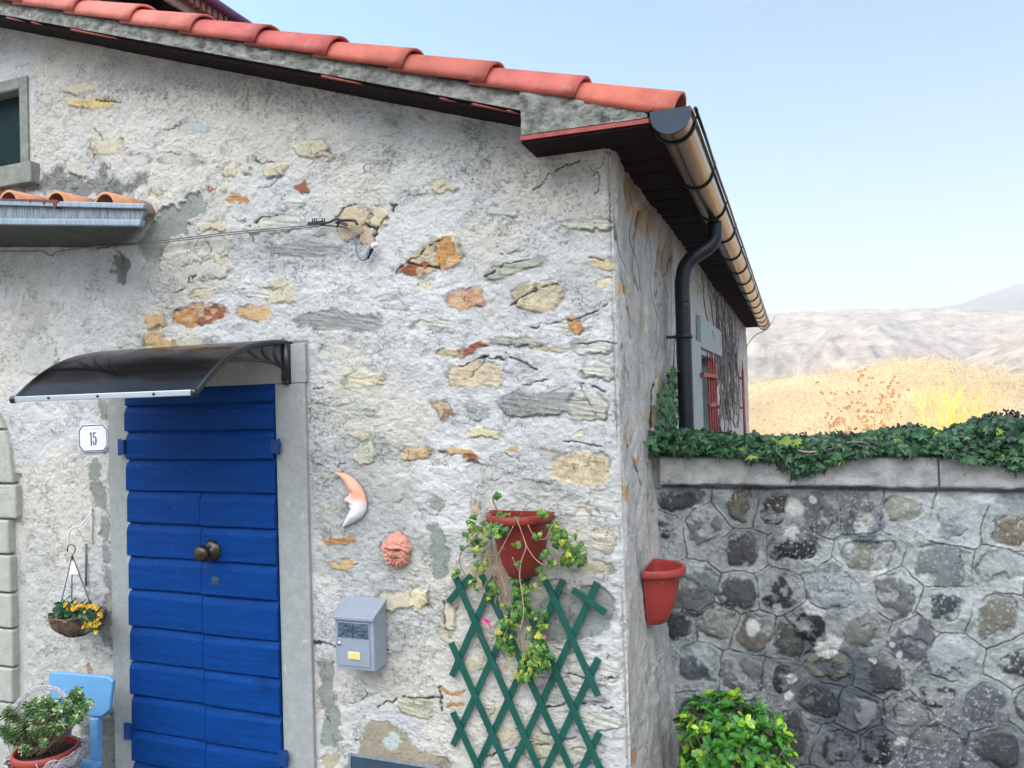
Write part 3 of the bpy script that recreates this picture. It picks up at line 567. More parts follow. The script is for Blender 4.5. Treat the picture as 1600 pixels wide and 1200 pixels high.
# ---- lean-to canopy over the arch
lt = MB(); sl = lambda x: -.010
zf, YF, XE = 2.565, -.36, -2.24
tz = lambda x: 2.628-.137*(x+2.229)
bz = lambda x: 2.524-.115*(x+2.256)
q8 = [(-4.6, YF+.01, bz(-4.6)), (-2.262, YF+.01, bz(-2.262)), (-2.93, .03, bz(-2.93)-.065), (-4.6, .03, bz(-4.6)-.09)]
lt.add([*q8, *[(p[0], p[1], p[2]+.035) for p in q8]], [(0,3,2,1),(4,5,6,7),(0,1,5,4),(1,2,6,5),(2,3,7,6),(3,0,4,7)])
lean = lt.build('canopy_slab', mat('dark canopy boards', (.05, .055, .05), .8, var=.3), house)
fr = MB(); fr.prism([(-4.6, bz(-4.6)+.03), (-2.262, bz(-2.262)+.025), (-2.235, tz(-2.235)-.03), (-4.6, tz(-4.6)-.034)], lambda p: (p[0], YF, p[1]), lambda p: (p[0], YF+.02, p[1])); fr.build('canopy_fascia', M['zincwall'], lean, .003)
fr = MB(); fr.prism([(-4.6, tz(-4.6)-.036), (-2.225, tz(-2.225)-.030), (-2.215, tz(-2.215)-.004), (-4.6, tz(-4.6))], lambda p: (p[0], YF-.02, p[1]), lambda p: (p[0], YF+.03, p[1]))
fr.prism([(-4.6, bz(-4.6)-.004), (-2.262, bz(-2.262)-.004), (-2.25, bz(-2.25)+.026), (-4.6, bz(-4.6)+.031)], lambda p: (p[0], YF-.010, p[1]), lambda p: (p[0], YF+.02, p[1])); fr.build('drip_edge', M['zinc'], lean, .004)
rp_ = [(-4.6, tz(-4.6)+.002), (-2.78, tz(-2.78)+.002)]; xd = -2.78
for dx_, dd_ in [(.01, -.01), (.02, -.012), (.025, -.04), (.035, -.042), (.045, -.012), (.10, -.008), (.11, -.024), (.12, -.008), (.2, -.006), (.21, -.014), (.22, -.006), (1.8, -.008)]: rp_.append((xd-dx_, tz(xd-dx_)+dd_))
rd = MB(); rd.prism(rp_, lambda p: (p[0], YF-.024, p[1]), lambda p: (p[0], YF+.03, p[1])); rd.build('paint_drips', M['redpaint'], lean)
tl = MB()
for px in (-58, 18, 92, 168):
    xt = uv(px, 316, 1, -.24).x; tl = MB()
    tl.lathe([(.062, 0), (.075, 0), (.085, .26), (.072, .26)], (xt, -.26, tz(xt)+.002), 14, 0, math.pi, M=Matrix.Rotation(R_(-90), 3, 'X') @ Matrix.Scale(-1, 3, (0, 1, 0)) )
    tl.build('canopy_tile', M['oldtile'], lean)
bd = MB(); bd.prism([(-4.6, bz(-4.6)+.04), (-2.6, bz(-2.6)+.03), (-2.6, tz(-2.6)-.05), (-4.6, tz(-4.6)-.05)], lambda p: (p[0], -.3, p[1]), lambda p: (p[0], 0, p[1]+.04)); bd.build('mortar_bed', M['concrete'], lean)

# ---- verge: concrete edge, boards, return box, tiles
vg = MB()
vg.prism([(-4.7, Bz(-4.7)+.02), (-.332, Bz(-.332)+.02), (-.332, T(-.332)-.012), (-4.7, T(-4.7)-.012)], lambda p: (p[0], -.184, p[1]), lambda p: (p[0], .3, p[1]))
vg.prism([(-.333, 2.727), (.20, 2.718), (.20, T(.2)-.012), (-.333, T(-.333)-.012)], lambda p: (p[0], -.205, p[1]), lambda p: (p[0], .0, p[1]))
def rough(o, lv, st, sc):
    s = o.modifiers.new('sub', 'SUBSURF'); s.subdivision_type = 'SIMPLE'; s.levels = s.render_levels = lv
    t = bpy.data.textures.new('clouds', 'CLOUDS'); t.noise_scale = sc; t.noise_depth = 3
    d = o.modifiers.new('disp', 'DISPLACE'); d.texture = t; d.strength = st; d.mid_level = .5; d.texture_coords = 'GLOBAL'
ve = MB()
def plate(mb_, a, b, c, d, nx_, nz_, amp, seed):
    """bilinear patch a-b-c-d with small relief along -Y, plus its rim"""
    a, b, c, d = [np.array(v, float) for v in (a, b, c, d)]
    s = np.linspace(0, 1, nx_)[None, :, None]; t = np.linspace(0, 1, nz_)[:, None, None]
    Pp = (a*(1-s)+b*s)*(1-t)+(d*(1-s)+c*s)*t
    hh = (fbm(Pp[..., 0]*28, Pp[..., 2]*40, seed, 4)-.5)*amp*sst(0, .12, t[..., 0])*sst(0, .12, 1-t[..., 0]); Pp[..., 1] -= hh+.003
    mb_.add(Pp.reshape(-1, 3).tolist(), grid_faces(nx_, nz_).tolist(), None, True)
vo = vg.build('verge_edge', M['concrete'], house, .004)
vr = MB()
plate(vr, (-4.0, -.2, Bz(-4)+.018), (-.334, -.2, Bz(-.334)+.018), (-.334, -.185, T(-.334)-.013), (-4.0, -.185, T(-4)-.013), 520, 20, .022, 301)
plate(vr, (-.332, -.206, 2.729), (.198, -.206, 2.720), (.198, -.206, T(.198)-.013), (-.332, -.206, T(-.332)-.013), 90, 24, .02, 302)
vr.build('verge_render', M['concrete'], vo)
br = MB(); xb_ = -3.9
while xb_ < -.36:
    l_ = random.uniform(.05, .34); x2_ = min(xb_+l_, -.345); t_ = random.uniform(.004, .008)
    if random.random() < .3+.6*(xb_ > -1.5): br.prism([(xb_, Bz(xb_)+.002), (x2_, Bz(x2_)+.002), (x2_-.01, Bz(x2_)+t_), (xb_+.01, Bz(xb_)+t_)], lambda p: (p[0], -.211, p[1]), lambda p: (p[0], -.18, p[1]))
    xb_ = x2_+random.uniform(.0, .08)
br.prism([(-.335, 2.706), (.205, 2.698), (.205, 2.715), (-.335, 2.724)], lambda p: (p[0], -.212, p[1]), lambda p: (p[0], .01, p[1]))
br.build('verge_brick_line', M['brickline'], house, .004)
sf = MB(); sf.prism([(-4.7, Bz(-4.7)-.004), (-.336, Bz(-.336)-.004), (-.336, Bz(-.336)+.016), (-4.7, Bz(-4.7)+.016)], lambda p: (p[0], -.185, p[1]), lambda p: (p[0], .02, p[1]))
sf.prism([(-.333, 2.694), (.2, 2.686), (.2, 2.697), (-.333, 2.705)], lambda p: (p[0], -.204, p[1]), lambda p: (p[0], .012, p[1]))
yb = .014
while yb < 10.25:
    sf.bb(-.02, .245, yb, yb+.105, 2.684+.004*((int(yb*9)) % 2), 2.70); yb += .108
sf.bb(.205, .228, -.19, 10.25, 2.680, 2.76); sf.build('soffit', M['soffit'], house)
def roof_tiles():
    mbt = MB(); p = .395; tilt = math.atan(SL)
    ux = Vector((math.cos(tilt), 0, -math.sin(tilt))); un_ = Vector((math.sin(tilt), 0, math.cos(tilt)))
    row = 0; y = -.100
    while y < 10.2:
        for k in range(13):
            x1 = .307-k*p + random.uniform(-.004, .004); x0 = x1-.47; n = 7; seg = 12 if row < 2 else 6
            g = random.uniform(.86, 1.12); cc = (g, g*random.uniform(.93, 1.12), g*random.uniform(.93, 1.12)) if row == 0 else (g, g, g)
            if row == 0 and k >= 6: cc = (1.25*g, 1.65*g, 1.6*g)  # upper-left verge tiles paler: sky sheen put into the tile colour
            vs = []; fs = []
            for lay, dr_ in ((0, 0.), (1, -.013)):
                for a in range(n+1):
                    s = a/n; r = .106+.017*s+dr_; x = x0+(x1-x0)*s
                    base_ = Vector((x, y, T(x)+.012*(1 if row == 0 else 1))) + un_*(-.020+.016*s)
                    for j in range(seg+1):
                        th = -.16+(math.pi+.32)*j/seg
                        vs.append(base_+Vector((0, -math.cos(th)*r, 0))+un_*(math.sin(th)*r*.90))
            m_ = seg+1; L_n = (n+1)*m_
            for a in range(n):
                for j in range(seg):
                    q0 = a*m_+j; fs.append((q0, q0+1, q0+m_+1, q0+m_)); q1 = q0+L_n; fs.append((q1, q1+m_, q1+m_+1, q1+1))
            for j in range(seg):
                q0 = n*m_+j; fs.append((q0, q0+1, q0+1+L_n, q0+L_n)); q0 = j; fs.append((q0, q0+L_n, q0+L_n+1, q0+1))
            for a in range(n):
                for q0 in (a*m_, a*m_+seg): fs.append((q0, q0+m_, q0+m_+L_n, q0+L_n))
            mbt.add(vs, fs, cc, True)
        y += .235; row += 1
    return mbt.build('roof_tiles', M['tile'], house, colattr=True, fix=True)
roof_tiles()
ro = MB(); ro.prism([(-4.6, T(-4.6)-.01), (.2, T(.2)-.01), (.2, T(.2)+.012), (-4.6, T(-4.6)+.012)], lambda p: (p[0], -.1, p[1]), lambda p: (p[0], 10.25, p[1]))
ro.prism([(WL, T(-4.6)-.85), (-4.6, T(-4.6)-.01), (-4.6, T(-4.6)+.012), (WL, T(-4.6)-.8)], lambda p: (p[0], -.1, p[1]), lambda p: (p[0], 10.25, p[1]))
ro.build('roof_deck', M['oldtile'], house)

# ---- gutter and downpipe
gx, gz, gr_ = .292, 2.712, .078
gt = MB(); prof = []
NG = 16
vs = []; fs = []; Ysec = [-.23, 10.45]
for yy in Ysec:
    for rr in (gr_, gr_-.004):
        for j in range(NG+1):
            th = math.pi+math.pi*j/NG; vs.append((gx+rr*math.cos(th), yy, gz+rr*math.sin(th)))
m_ = NG+1
for j in range(NG):
    fs.append((j, j+1, 2*m_+j+1, 2*m_+j)); fs.append((m_+j, 3*m_+j, 3*m_+j+1, m_+j+1))
gt.add(vs, fs, None, True); gt.tube([(gx+gr_, -.23, gz+.004), (gx+gr_, 10.45, gz+.004)], .009, 8); gt.tube([(gx-gr_, -.23, gz+.03), (gx-gr_, 10.45, gz+.03)], .006, 6)
gut = gt.build('gutter', M['gutter'], house, fix=False)
ec = MB(); ring = [(gx+(gr_+.001)*math.cos(math.pi+math.pi*j/20), gz+(gr_+.001)*math.sin(math.pi+math.pi*j/20)) for j in range(21)]+[(gx+gr_, gz+.018), (gx-gr_, gz+.018)]
ec.prism(ring, lambda p: (p[0], -.238, p[1]), lambda p: (p[0], -.226, p[1])); ec.build('gutter_end_cap', M['endcap'], gut)
yb = -.12; first = True
while yb < 10.4:
    b = MB(); pts = [(gx+(gr_+.004)*math.cos(math.pi*1.0+math.pi*j/14), yb, gz+(gr_+.004)*math.sin(math.pi+math.pi*j/14)) for j in range(15)]
    b.tube(pts, .0055, 6); b.tube([(gx+gr_+.004, yb, gz), (gx+gr_+.014, yb, gz+.02), (gx+gr_+.012, yb, gz+.045)], .005, 5)
    b.build('gutter_bracket', M['dark'], gut); yb += .74
cb = MB(); pts = [(gx+gr_+.016+.0012*math.sin(i*1.7), -.22+i*.36, gz+.012+.0015*math.sin(i*2.3)) for i in range(30)]; cb.tube(pts, .0075, 6); cb.build('edge_cable', M['dark'], gut)
dp = MB(); yd = 2.15; sp = [(.292, 1.52, 2.66), (.292, 1.52, 2.60), (.285, 1.52, 2.55), (.25, 1.50, 2.50), (.18, 1.46, 2.45), (.125, 1.44, 2.39), (.105, 1.43, 2.31), (.10, 1.43, 2.24), (.10, 1.428, 2.16), (.10, 1.425, 2.08), (.10, 1.40, 1.2), (.10, 1.38, .1)]
def smooth_path(p, n=6):
    p = [Vector(a) for a in p]; out = []
    for i in range(len(p)-1):
        a = p[max(i-1, 0)]; b = p[i]; c = p[i+1]; d = p[min(i+2, len(p)-1)]
        for t in range(n):
            t /= n; out.append(.5*((2*b)+(c-a)*t+(2*a-5*b+4*c-d)*t*t+(3*b-a-3*c+d)*t**3))
    return out+[p[-1]]
dp.tube(smooth_path(sp), .046, 18); pipe = dp.build('downpipe', M['dark'], house)
for zc in (1.96, 1.05): c = MB(); c.tube([(.10, 1.415, zc-.012), (.10, 1.415, zc+.012)], .053, 18); c.bb(0, .1, 1.39, 1.42, zc-.008, zc+.008); c.build('pipe_clamp', M['dark'], pipe)
# ---- hatch low on the front wall
ht = MB(); a = uv(551, 1178); b = uv(684, 1197)
ht.bb(a.x, b.x, -.014, .02, -.62, -.088); hh = ht.build('meter_hatch', M['panel'], house, .003)
h2 = MB(); h2.bb(a.x-.012, b.x+.012, -.019, -.0145, -.088, -.076); h2.bb(a.x-.012, a.x-.001, -.019, .0, -.62, -.0885); h2.build('hatch_rim', M['zinc'], hh)
settle(house)

# ================================================================== GARDEN WALL
gw = thing('garden_wall', 'grey rubble garden wall with pointed joints and a concrete coping, right of the house', 'wall', (2, .95, -.62))
GS = [(1060,782,84,40,(.07,.085,.09)),(1155,790,38,50,(.16,.14,.11)),(1212,800,46,50,(.07,.055,.05)),(1275,800,50,64,(.17,.16,.19)),(1345,795,40,44,(.15,.15,.16)),(1412,800,62,50,(.38,.38,.31)),(1490,818,56,42,(.40,.45,.47)),(1585,828,54,54,(.24,.20,.13)),(1035,832,24,26,(.06,.07,.08)),(1100,826,52,56,(.20,.21,.21)),
(1160,862,50,60,(.09,.09,.10)),(1243,860,76,36,(.018,.022,.026)),(1355,865,86,56,(.24,.25,.20)),(1470,882,84,72,(.20,.235,.245)),(1570,890,96,60,(.42,.46,.46)),(1085,922,90,90,(.17,.20,.20)),(1155,932,62,50,(.10,.12,.12)),(1215,925,52,60,(.03,.038,.042)),(1300,918,84,52,(.38,.43,.47)),(1397,932,58,68,(.17,.18,.19)),
(1475,950,50,44,(.05,.075,.09)),(1555,965,80,72,(.20,.195,.14)),(1057,972,40,44,(.085,.095,.10)),(1120,974,58,62,(.30,.33,.30)),(1178,988,60,56,(.16,.14,.12)),(1232,1000,40,60,(.10,.11,.09)),(1267,977,56,52,(.012,.014,.018)),(1350,985,56,60,(.19,.20,.18)),(1425,1000,84,60,(.13,.13,.17)),
(1085,1044,62,50,(.13,.15,.19)),(1160,1052,84,60,(.16,.17,.19)),(1290,1040,84,50,(.20,.20,.15)),(1222,1062,30,50,(.045,.05,.055)),(1380,1055,64,60,(.075,.08,.095)),(1485,1030,86,56,(.36,.42,.46)),(1590,1035,64,50,(.06,.07,.075)),(1275,1095,66,50,(.06,.065,.07)),(1340,1115,60,50,(.22,.24,.25)),(1465,1085,62,36,(.045,.05,.045)),
(1540,1100,78,72,(.14,.16,.185)),(1420,1118,56,50,(.24,.26,.27)),(1240,1150,50,74,(.075,.08,.09)),(1310,1165,62,60,(.05,.055,.065)),(1375,1168,58,56,(.022,.025,.03)),(1460,1166,96,60,(.18,.19,.20)),(1555,1172,80,60,(.08,.085,.10)),(1620,1105,60,60,(.10,.11,.12)),(1640,900,60,60,(.2,.2,.2)),(1650,970,60,60,(.1,.1,.11)),(1090,1120,70,60,(.09,.1,.1)),(1160,1120,60,60,(.08,.09,.1)),(1100,1190,70,60,(.1,.1,.1)),(1170,1190,60,60,(.1,.1,.1)),(1200,1240,60,60,(.1,.1,.1)),(1280,1240,60,60,(.1,.1,.1)),(1370,1240,60,60,(.1,.1,.1)),(1460,1240,60,60,(.1,.1,.1)),(1550,1240,60,60,(.1,.1,.1))]
rg = random.Random(5)
for gx_ in range(14):
    for gy_ in range(9):
        v_ = rg.choice([.05, .1, .18, .3]); GS.append((1700+gx_*78+rg.uniform(-20, 20)+(gy_ % 2)*35, 790+gy_*64+rg.uniform(-16, 16), rg.uniform(44, 76), rg.uniform(38, 62), (v_, v_*1.04, v_*1.06)))
nx, nz = 820, 360; YW = .8
xs = np.concatenate([np.linspace(-.02, 2.1, 560), np.linspace(2.11, 4.6, nx-560)])
X = np.tile(xs, (nz, 1)); Z = -.62+np.linspace(0, 1, nz)[:, None]*(1.15+.62)*np.ones_like(X)
P0 = np.stack([X, np.full_like(X, YW), Z], -1); PX, PY = proj(P0.reshape(-1, 3)); PX = PX.reshape(X.shape); PY = PY.reshape(X.shape)
wx = (fbm(X*7, Z*7, 201, 4)-.5); wy = (fbm(X*7, Z*7, 202, 4)-.5); wx2 = (fbm(X*32, Z*32, 203, 3)-.5); wy2 = (fbm(X*32, Z*32, 204, 3)-.5)
QX = PX+wx*30+wx2*10; QY = PY+wy*30+wy2*10
d1 = np.full(X.shape, 1e9); d2 = d1.copy(); JX = PX+wx*16+wx2*3; JY = PY+wy*16+wy2*3
for g in GS:
    d = np.hypot((JX-g[0])*.92, (JY-g[1])*1.08)
    d2 = np.minimum(d2, np.maximum(d1, d)); d1 = np.minimum(d1, d)
n1 = fbm(X*2.4, Z*2.4, 211, 5); n2 = fbm(X*14, Z*14, 212, 5); n3 = fbm(X*60, Z*60, 213, 3)
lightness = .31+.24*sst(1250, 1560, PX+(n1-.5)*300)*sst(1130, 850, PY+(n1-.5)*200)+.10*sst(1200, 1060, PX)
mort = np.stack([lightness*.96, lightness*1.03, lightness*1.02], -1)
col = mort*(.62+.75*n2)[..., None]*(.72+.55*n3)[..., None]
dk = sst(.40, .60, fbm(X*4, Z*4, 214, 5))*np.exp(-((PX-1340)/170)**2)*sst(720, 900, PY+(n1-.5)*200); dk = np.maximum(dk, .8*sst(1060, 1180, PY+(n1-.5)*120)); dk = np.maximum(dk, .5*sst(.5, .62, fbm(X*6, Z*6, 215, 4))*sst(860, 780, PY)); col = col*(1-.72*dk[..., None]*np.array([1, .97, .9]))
H = (n1-.5)*.03+(n2-.5)*.020+(n3-.5)*.008
k = 0
for (cx, cy, w_, h_, cc) in GS:
    k += 1; S = window((abs(PX-cx) < w_) & (abs(PY-cy) < h_))
    if S is None: continue
    a = rg.uniform(-.2, .2); dx = QX[S]-cx; dy = QY[S]-cy
    ex = (dx*math.cos(a)+dy*math.sin(a))/(w_/2); ey = (-dx*math.sin(a)+dy*math.cos(a))/(h_/2)
    d = (np.abs(ex)**2.6+np.abs(ey)**2.6)**(1/2.6)*rg.uniform(1.02, 1.22); m = 1-sst(.90, 1.06, d)
    Xs = X[S]; Zs = Z[S]; m = m*(1-.9*sst(.55, .64, fbm(Xs*11+k, Zs*11, 500+k, 4, .6)))
    tex = .65+.7*fbm(Xs*18+k, Zs*22, 220+k, 5, .6); fleck = sst(.64, .72, fbm(Xs*60, Zs*60, 300+k, 3, .6))*.26
    cc = np.array(cc)*(.62 if max(cc) < .15 else .85); cc = cc*.8+cc.mean()*.2; c3 = cc*tex[..., None]; c3 = c3*(1-fleck[..., None])+np.array([.30, .31, .27])*fleck[..., None]
    mm = (m*.94)[..., None]; col[S] = col[S]*(1-mm)+c3*mm
    dome = (1-np.clip(d, 0, 1)**2)*.014+(fbm(Xs*13+k, Zs*13, 400+k, 3)-.5)*.020+.001
    H[S] = H[S]*(1-m)+dome*m
    rim = np.exp(-((d-1.06)/.07)**2)*sst(.45, .62, vn(np.arctan2(ey, ex)*1.2+k, ey*0+k, 13)); H[S] -= .008*rim; col[S] *= (1-.5*rim)[..., None]
e = d2-d1; gv = (1-sst(.6, 2.2, e))*sst(.40, .52, fbm(X*6, Z*6, 230, 3)); H = H-.008*gv+.003*np.exp(-((e-5)/2.5)**2); col = col*(1-.5*gv[..., None])
for (cx, cy, r) in [(1175,980,13),(1235,1062,10),(1232,1090,9),(1410,1155,9),(1280,950,10),(1350,815,18),(1375,893,16),(1295,1008,22),(1310,1003,10),(1352,915,8),(1265,948,14),(1236,832,10),(1425,842,8),(1395,1005,6),(1420,962,5),(1405,1022,6),(1362,1030,6),(1250,925,7),(1215,948,9),(1240,793,16),(1270,782,8)]:
    d = np.hypot(PX+wx*14+wx2*9-cx, PY+wy*14+wy2*9-cy)/r; m = (1-sst(.7, 1.1, d))[..., None]*.9; col = col*(1-m)+np.array([.56, .58, .55])*(.8+.3*n3[..., None])*m
sp = sst(.68, .74, fbm(X*95, Z*95, 240, 2, .5))*sst(.5, .6, n1); col = col*(1-.6*sp[..., None])+.3*sp[..., None]
cutp = sst(1.128, 1.136, Z+.006*(fbm(X*12, X*0, 77, 3)-.5)*2); H = H*(1-cutp)-.03*cutp
V = np.stack([X, YW-H, Z], -1).reshape(-1, 3)
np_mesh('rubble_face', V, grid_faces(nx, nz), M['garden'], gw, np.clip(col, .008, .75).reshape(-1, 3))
cp = MB(); cp.bb(.0, 4.6, .85, 1.12, -.62, 1.145); cp.build('wall_core', M['concrete'], gw)
# coping: long slabs with a broken lower arris and a dark gap below
cmb = MB(); edges = [.035, 1.32, 2.6, 3.7, 4.62]
cmb.bb(-.01, .045, .79, 1.13, 1.13, 1.29)
for i in range(len(edges)-1):
    x0, x1 = edges[i]+.004, edges[i+1]-.004; n = int((x1-x0)*110); m_ = 20
    prof = [(1.13, 1.152)]+[(.758, 1.152)]+[(.75, 1.16+.125*j/14) for j in range(15)]+[(.756, 1.292), (.80, 1.298), (1.13, 1.31)]
    s_ = np.linspace(x0, x1, n); PP = np.zeros((n, len(prof), 3))
    for j, (yy, z_) in enumerate(prof):
        PP[:, j, 0] = s_; PP[:, j, 1] = yy; PP[:, j, 2] = z_
    nn = fbm(PP[..., 0]*22, PP[..., 2]*26, 250, 4)-.5; n4 = fbm(PP[..., 0]*5, PP[..., 2]*0, 251, 3)-.5
    PP[..., 1] += nn*.016*(PP[..., 1] < .8); PP[..., 2] += (nn*.010+n4*.008)*(PP[..., 2] < 1.165)*(PP[..., 1] < 1.)
    cmb.add(PP.reshape(-1, 3).tolist(), grid_faces(len(prof), n).tolist()+[tuple(range(len(prof))), tuple(range(n*len(prof)-1, (n-1)*len(prof)-1, -1))], None, True)
cmb.build('coping', M['cap'], gw)
settle(gw)

# ================================================================== LEAVES
def ivy_leaf():
    o = [(0, 0), (.32, -.10), (.52, .12), (.30, .34), (.36, .62), (.10, .58), (0, 1.0), (-.10, .58), (-.36, .62), (-.30, .34), (-.52, .12), (-.32, -.10)]
    v = [(x, y-.1, -.22*abs(x)-.16*y*y) for x, y in o]+[(0, .25, .06)]
    return np.array(v), np.array([(i, (i+1) % 12, 12) for i in range(12)])
def oval_leaf(wd=.30, cup=.2):
    o = [(0, 0), (wd*.55, .22), (wd, .55), (wd*.8, .85), (0, 1.), (-wd*.8, .85), (-wd, .55), (-wd*.55, .22)]
    v = [(x, y, cup*abs(x)*1.3-.12*y*y) for x, y in o]+[(0, .5, -.03)]
    return np.array(v), np.array([(i, (i+1) % 8, 8) for i in range(8)])
def frames(nrm, tip):
    n = nrm/np.linalg.norm(nrm, axis=1, keepdims=True); t = tip-n*(tip*n).sum(1, keepdims=True); t /= np.linalg.norm(t, axis=1, keepdims=True)+1e-9
    return np.stack([np.cross(t, n), t, n], -1)
def leaves(name, tmpl, P, nrm, tip, size, c, m, parent=None):
    tv, tf = tmpl; Rm = frames(np.asarray(nrm, float), np.asarray(tip, float)); k = len(P)
    V = np.einsum('kij,nj->kni', Rm, tv)*np.asarray(size)[:, None, None]+np.asarray(P)[:, None, :]
    Fq = tf[None]+np.arange(k)[:, None, None]*len(tv)
    cc = np.repeat(np.asarray(c)[:, None, :], len(tv), 1)
    return np_mesh(name, V.reshape(-1, 3), Fq.reshape(-1, 3), m, parent, cc.reshape(-1, 3), smooth=False)
def rn(*s): return RNG.normal(size=s)
def ru(a, b, n): return RNG.uniform(a, b, n)
def greens(n, a, b, hi=None, ph=0.):
    t = ru(0, 1, n)[:, None]; c = np.array(a)*(1-t)+np.array(b)*t
    if hi is not None:
        k_ = ru(0, 1, n) < ph; c[k_] = np.array(hi)*ru(.7, 1.15, k_.sum())[:, None]
    return c

# ---- ivy along the garden wall
ivy = thing('ivy_hedge', 'dark green ivy with berries sprawling along the top of the rubble wall', 'ivy', (2, .95, 1.3))
bx = [1010, 1060, 1150, 1210, 1240, 1280, 1310, 1350, 1400, 1440, 1500, 1560, 1620, 1900, 2500]; by = [712, 716, 722, 730, 748, 745, 726, 716, 722, 716, 722, 738, 742, 742, 742]
tx_ = [1010, 1060, 1150, 1250, 1340, 1400, 1450, 1490, 1530, 1560, 1600, 1700, 2500]; tY = [672, 672, 684, 682, 680, 672, 668, 676, 664, 650, 652, 650, 655]
n = 5200; x = ru(.0, 4.5, n*2)**1.0; x = x[:n]; x[:int(n*.62)] = ru(0., 2.0, int(n*.62))
yq = .70+.46*ru(0, 1, n)**1.5
def pxx(x_, y_): return proj(np.stack([x_, y_, np.full_like(x_, 1.35)], -1))[0]
q = pxx(x, np.full(n, .75)); zb = np.array([un(1300, v, 1, .73)[2] for v in np.interp(q, bx, by)]); zt = np.array([un(1300, v, 1, .9)[2] for v in np.interp(q, tx_, tY)])
zb += np.array([ (un(1300,720,1,.73)[2]-un(float(p_),720,1,.73)[2])*-1 for p_ in q]); zt += np.array([(un(1300,670,1,.9)[2]-un(float(p_),670,1,.9)[2])*-1 for p_ in q])
u1 = ru(0, 1, n); z = zb+.035+(zt-zb-.035)*u1
z = z+(.03*(fbm(x*6, x*0, 501, 3)-.5)); yq = np.where(z < 1.31, .70+.07*ru(0, 1, n), yq)
yq = yq+.05*(fbm(x*5, z*7, 502, 2)-.5)
nrm = np.stack([rn(n)*.45, -1+rn(n)*.4, .55+rn(n)*.5], -1); tip = np.stack([rn(n)*.7, -.3+rn(n)*.4, -.9+rn(n)*.5], -1)
leaves('leaves', ivy_leaf(), np.stack([x, yq, z], -1), nrm, tip, ru(.026, .050, n)+.036*ru(0, 1, n)**3, greens(n, (.006, .036, .016), (.036, .125, .042), (.24, .34, .05), .018), M['leaf'], ivy)
st = MB()
for i in range(18):
    x0 = random.uniform(.1, 3.6); y0 = .715+random.uniform(-.01, .03); z0 = random.uniform(1.27, 1.36); p = [(x0, y0, z0)]; a = random.gauss(0, .35)
    for j in range(7):
        a += random.gauss(0, .45); p.append((p[-1][0]+.055*math.cos(a), y0+random.uniform(-.012, .012), min(1.375, max(1.26, p[-1][2]+.025*math.sin(a)))))
    st.tube(smooth_path(p, 3), [.007*(1-.03*t) for t in range(22)], 5)
st.build('stems', mat('grey brown ivy stem', (.26, .20, .18), .85, var=.3), ivy)
be = MB()
for i in range(60):
    px_ = random.choice([1035, 1120, 1260, 1330, 1400, 1420, 1500, 1530, 1560, 1580, 1590])+random.uniform(-22, 22); yy = random.uniform(.74, 1.0)
    c = un(px_, np.interp(px_, tx_, tY)-random.uniform(-14, 4), 1, yy)
    for j in range(11):
        v = Vector((random.gauss(0, 1), random.gauss(0, 1), random.gauss(.2, 1))).normalized()*random.uniform(.014, .026); p = Vector(c)+v
        be.lathe([(0, -.0052), (.0045, -.0025), (.0052, 0), (.0045, .003), (0, .0052)], p, 5)
    be.tube([Vector(c)-Vector((0, 0, .06)), c], .0018, 4)
be.build('berries', M['berry'], ivy, fix=False)
settle(ivy)
# ---- ivy shoot and dead creeper on the side wall
iv2 = thing('climbing_ivy', 'narrow green ivy shoot climbing the side wall beside the downpipe', 'ivy', (.03, 1.3, 1.25))
n = 330; t = ru(0, 1, n)**1.4; pyy = 700-t*125+rn(n)*3; pxx_ = 1040+t*12+rn(n)*(9*(1-t)+2.5)
P = np.array([un(a, b, 0, .035+.02*random.random()) for a, b in zip(pxx_, pyy)])
leaves('leaves', ivy_leaf(), P, np.stack([1+rn(n)*.3, -.5+rn(n)*.4, .4+rn(n)*.4], -1), np.stack([rn(n)*.4, rn(n)*.5, -1+rn(n)*.4], -1), ru(.03, .055, n), greens(n, (.02, .07, .03), (.06, .18, .05), (.2, .3, .06), .06), M['leaf'], iv2)
s_ = MB(); s_.tube([uv(1040, 705, 0, .02), uv(1043, 660, 0, .015), uv(1047, 620, 0, .015), uv(1052, 575, 0, .015), uv(1055, 520, 0, .012)], [.008, .007, .006, .004, .002], 5); s_.build('stem', M['stem'], iv2); settle(iv2)
crp = thing('dead_creeper', 'bare dark creeper stems fanned over the far end of the side wall', 'creeper', (.03, 5.5, .9)); c_ = MB(); rg = random.Random(3)
for i in range(75):
    y0 = rg.uniform(4.4, 7.4); z0 = rg.uniform(1.1, 1.9); a = rg.gauss(math.pi/2, .25); p = [(.02, y0, z0)]
    for j in range(rg.randint(6, 13)):
        a = a*.8+.2*(math.pi/2)+rg.gauss(0, .35); q_ = (rg.uniform(.012, .035), p[-1][1]+.16*math.cos(a)*1.6, min(2.66, p[-1][2]+.11*math.sin(a))); p.append(q_)
    c_.tube(p, [.009-.0005*t for t in range(len(p))], 4)
c_.build('stems', mat('dead creeper bark', (.17, .15, .145), .9, var=.4), crp)
c2 = MB()
for (pts) in [[(985, 300), (990, 330), (984, 372), (996, 410), (1000, 452)], [(1012, 350), (1020, 400), (1016, 450), (1026, 500)], [(1040, 370), (1034, 420), (1044, 470)], [(1048, 400), (1050, 480), (1046, 560)], [(1052, 420), (1056, 520), (1051, 600)], [(960, 340), (966, 390), (975, 420)], [(1022, 560), (1030, 520), (1026, 470)], [(1004, 400), (1010, 370), (1008, 345)], [(1085, 430), (1096, 450), (1100, 480)], [(1100, 425), (1112, 460), (1110, 500)]]:
    for rep in range(1):
        p = [uv(a+rg.uniform(-3, 3), b+rg.uniform(-4, 4), 0, .022) for a, b in pts]; c2.tube(smooth_path(p, 4), .0013, 4)
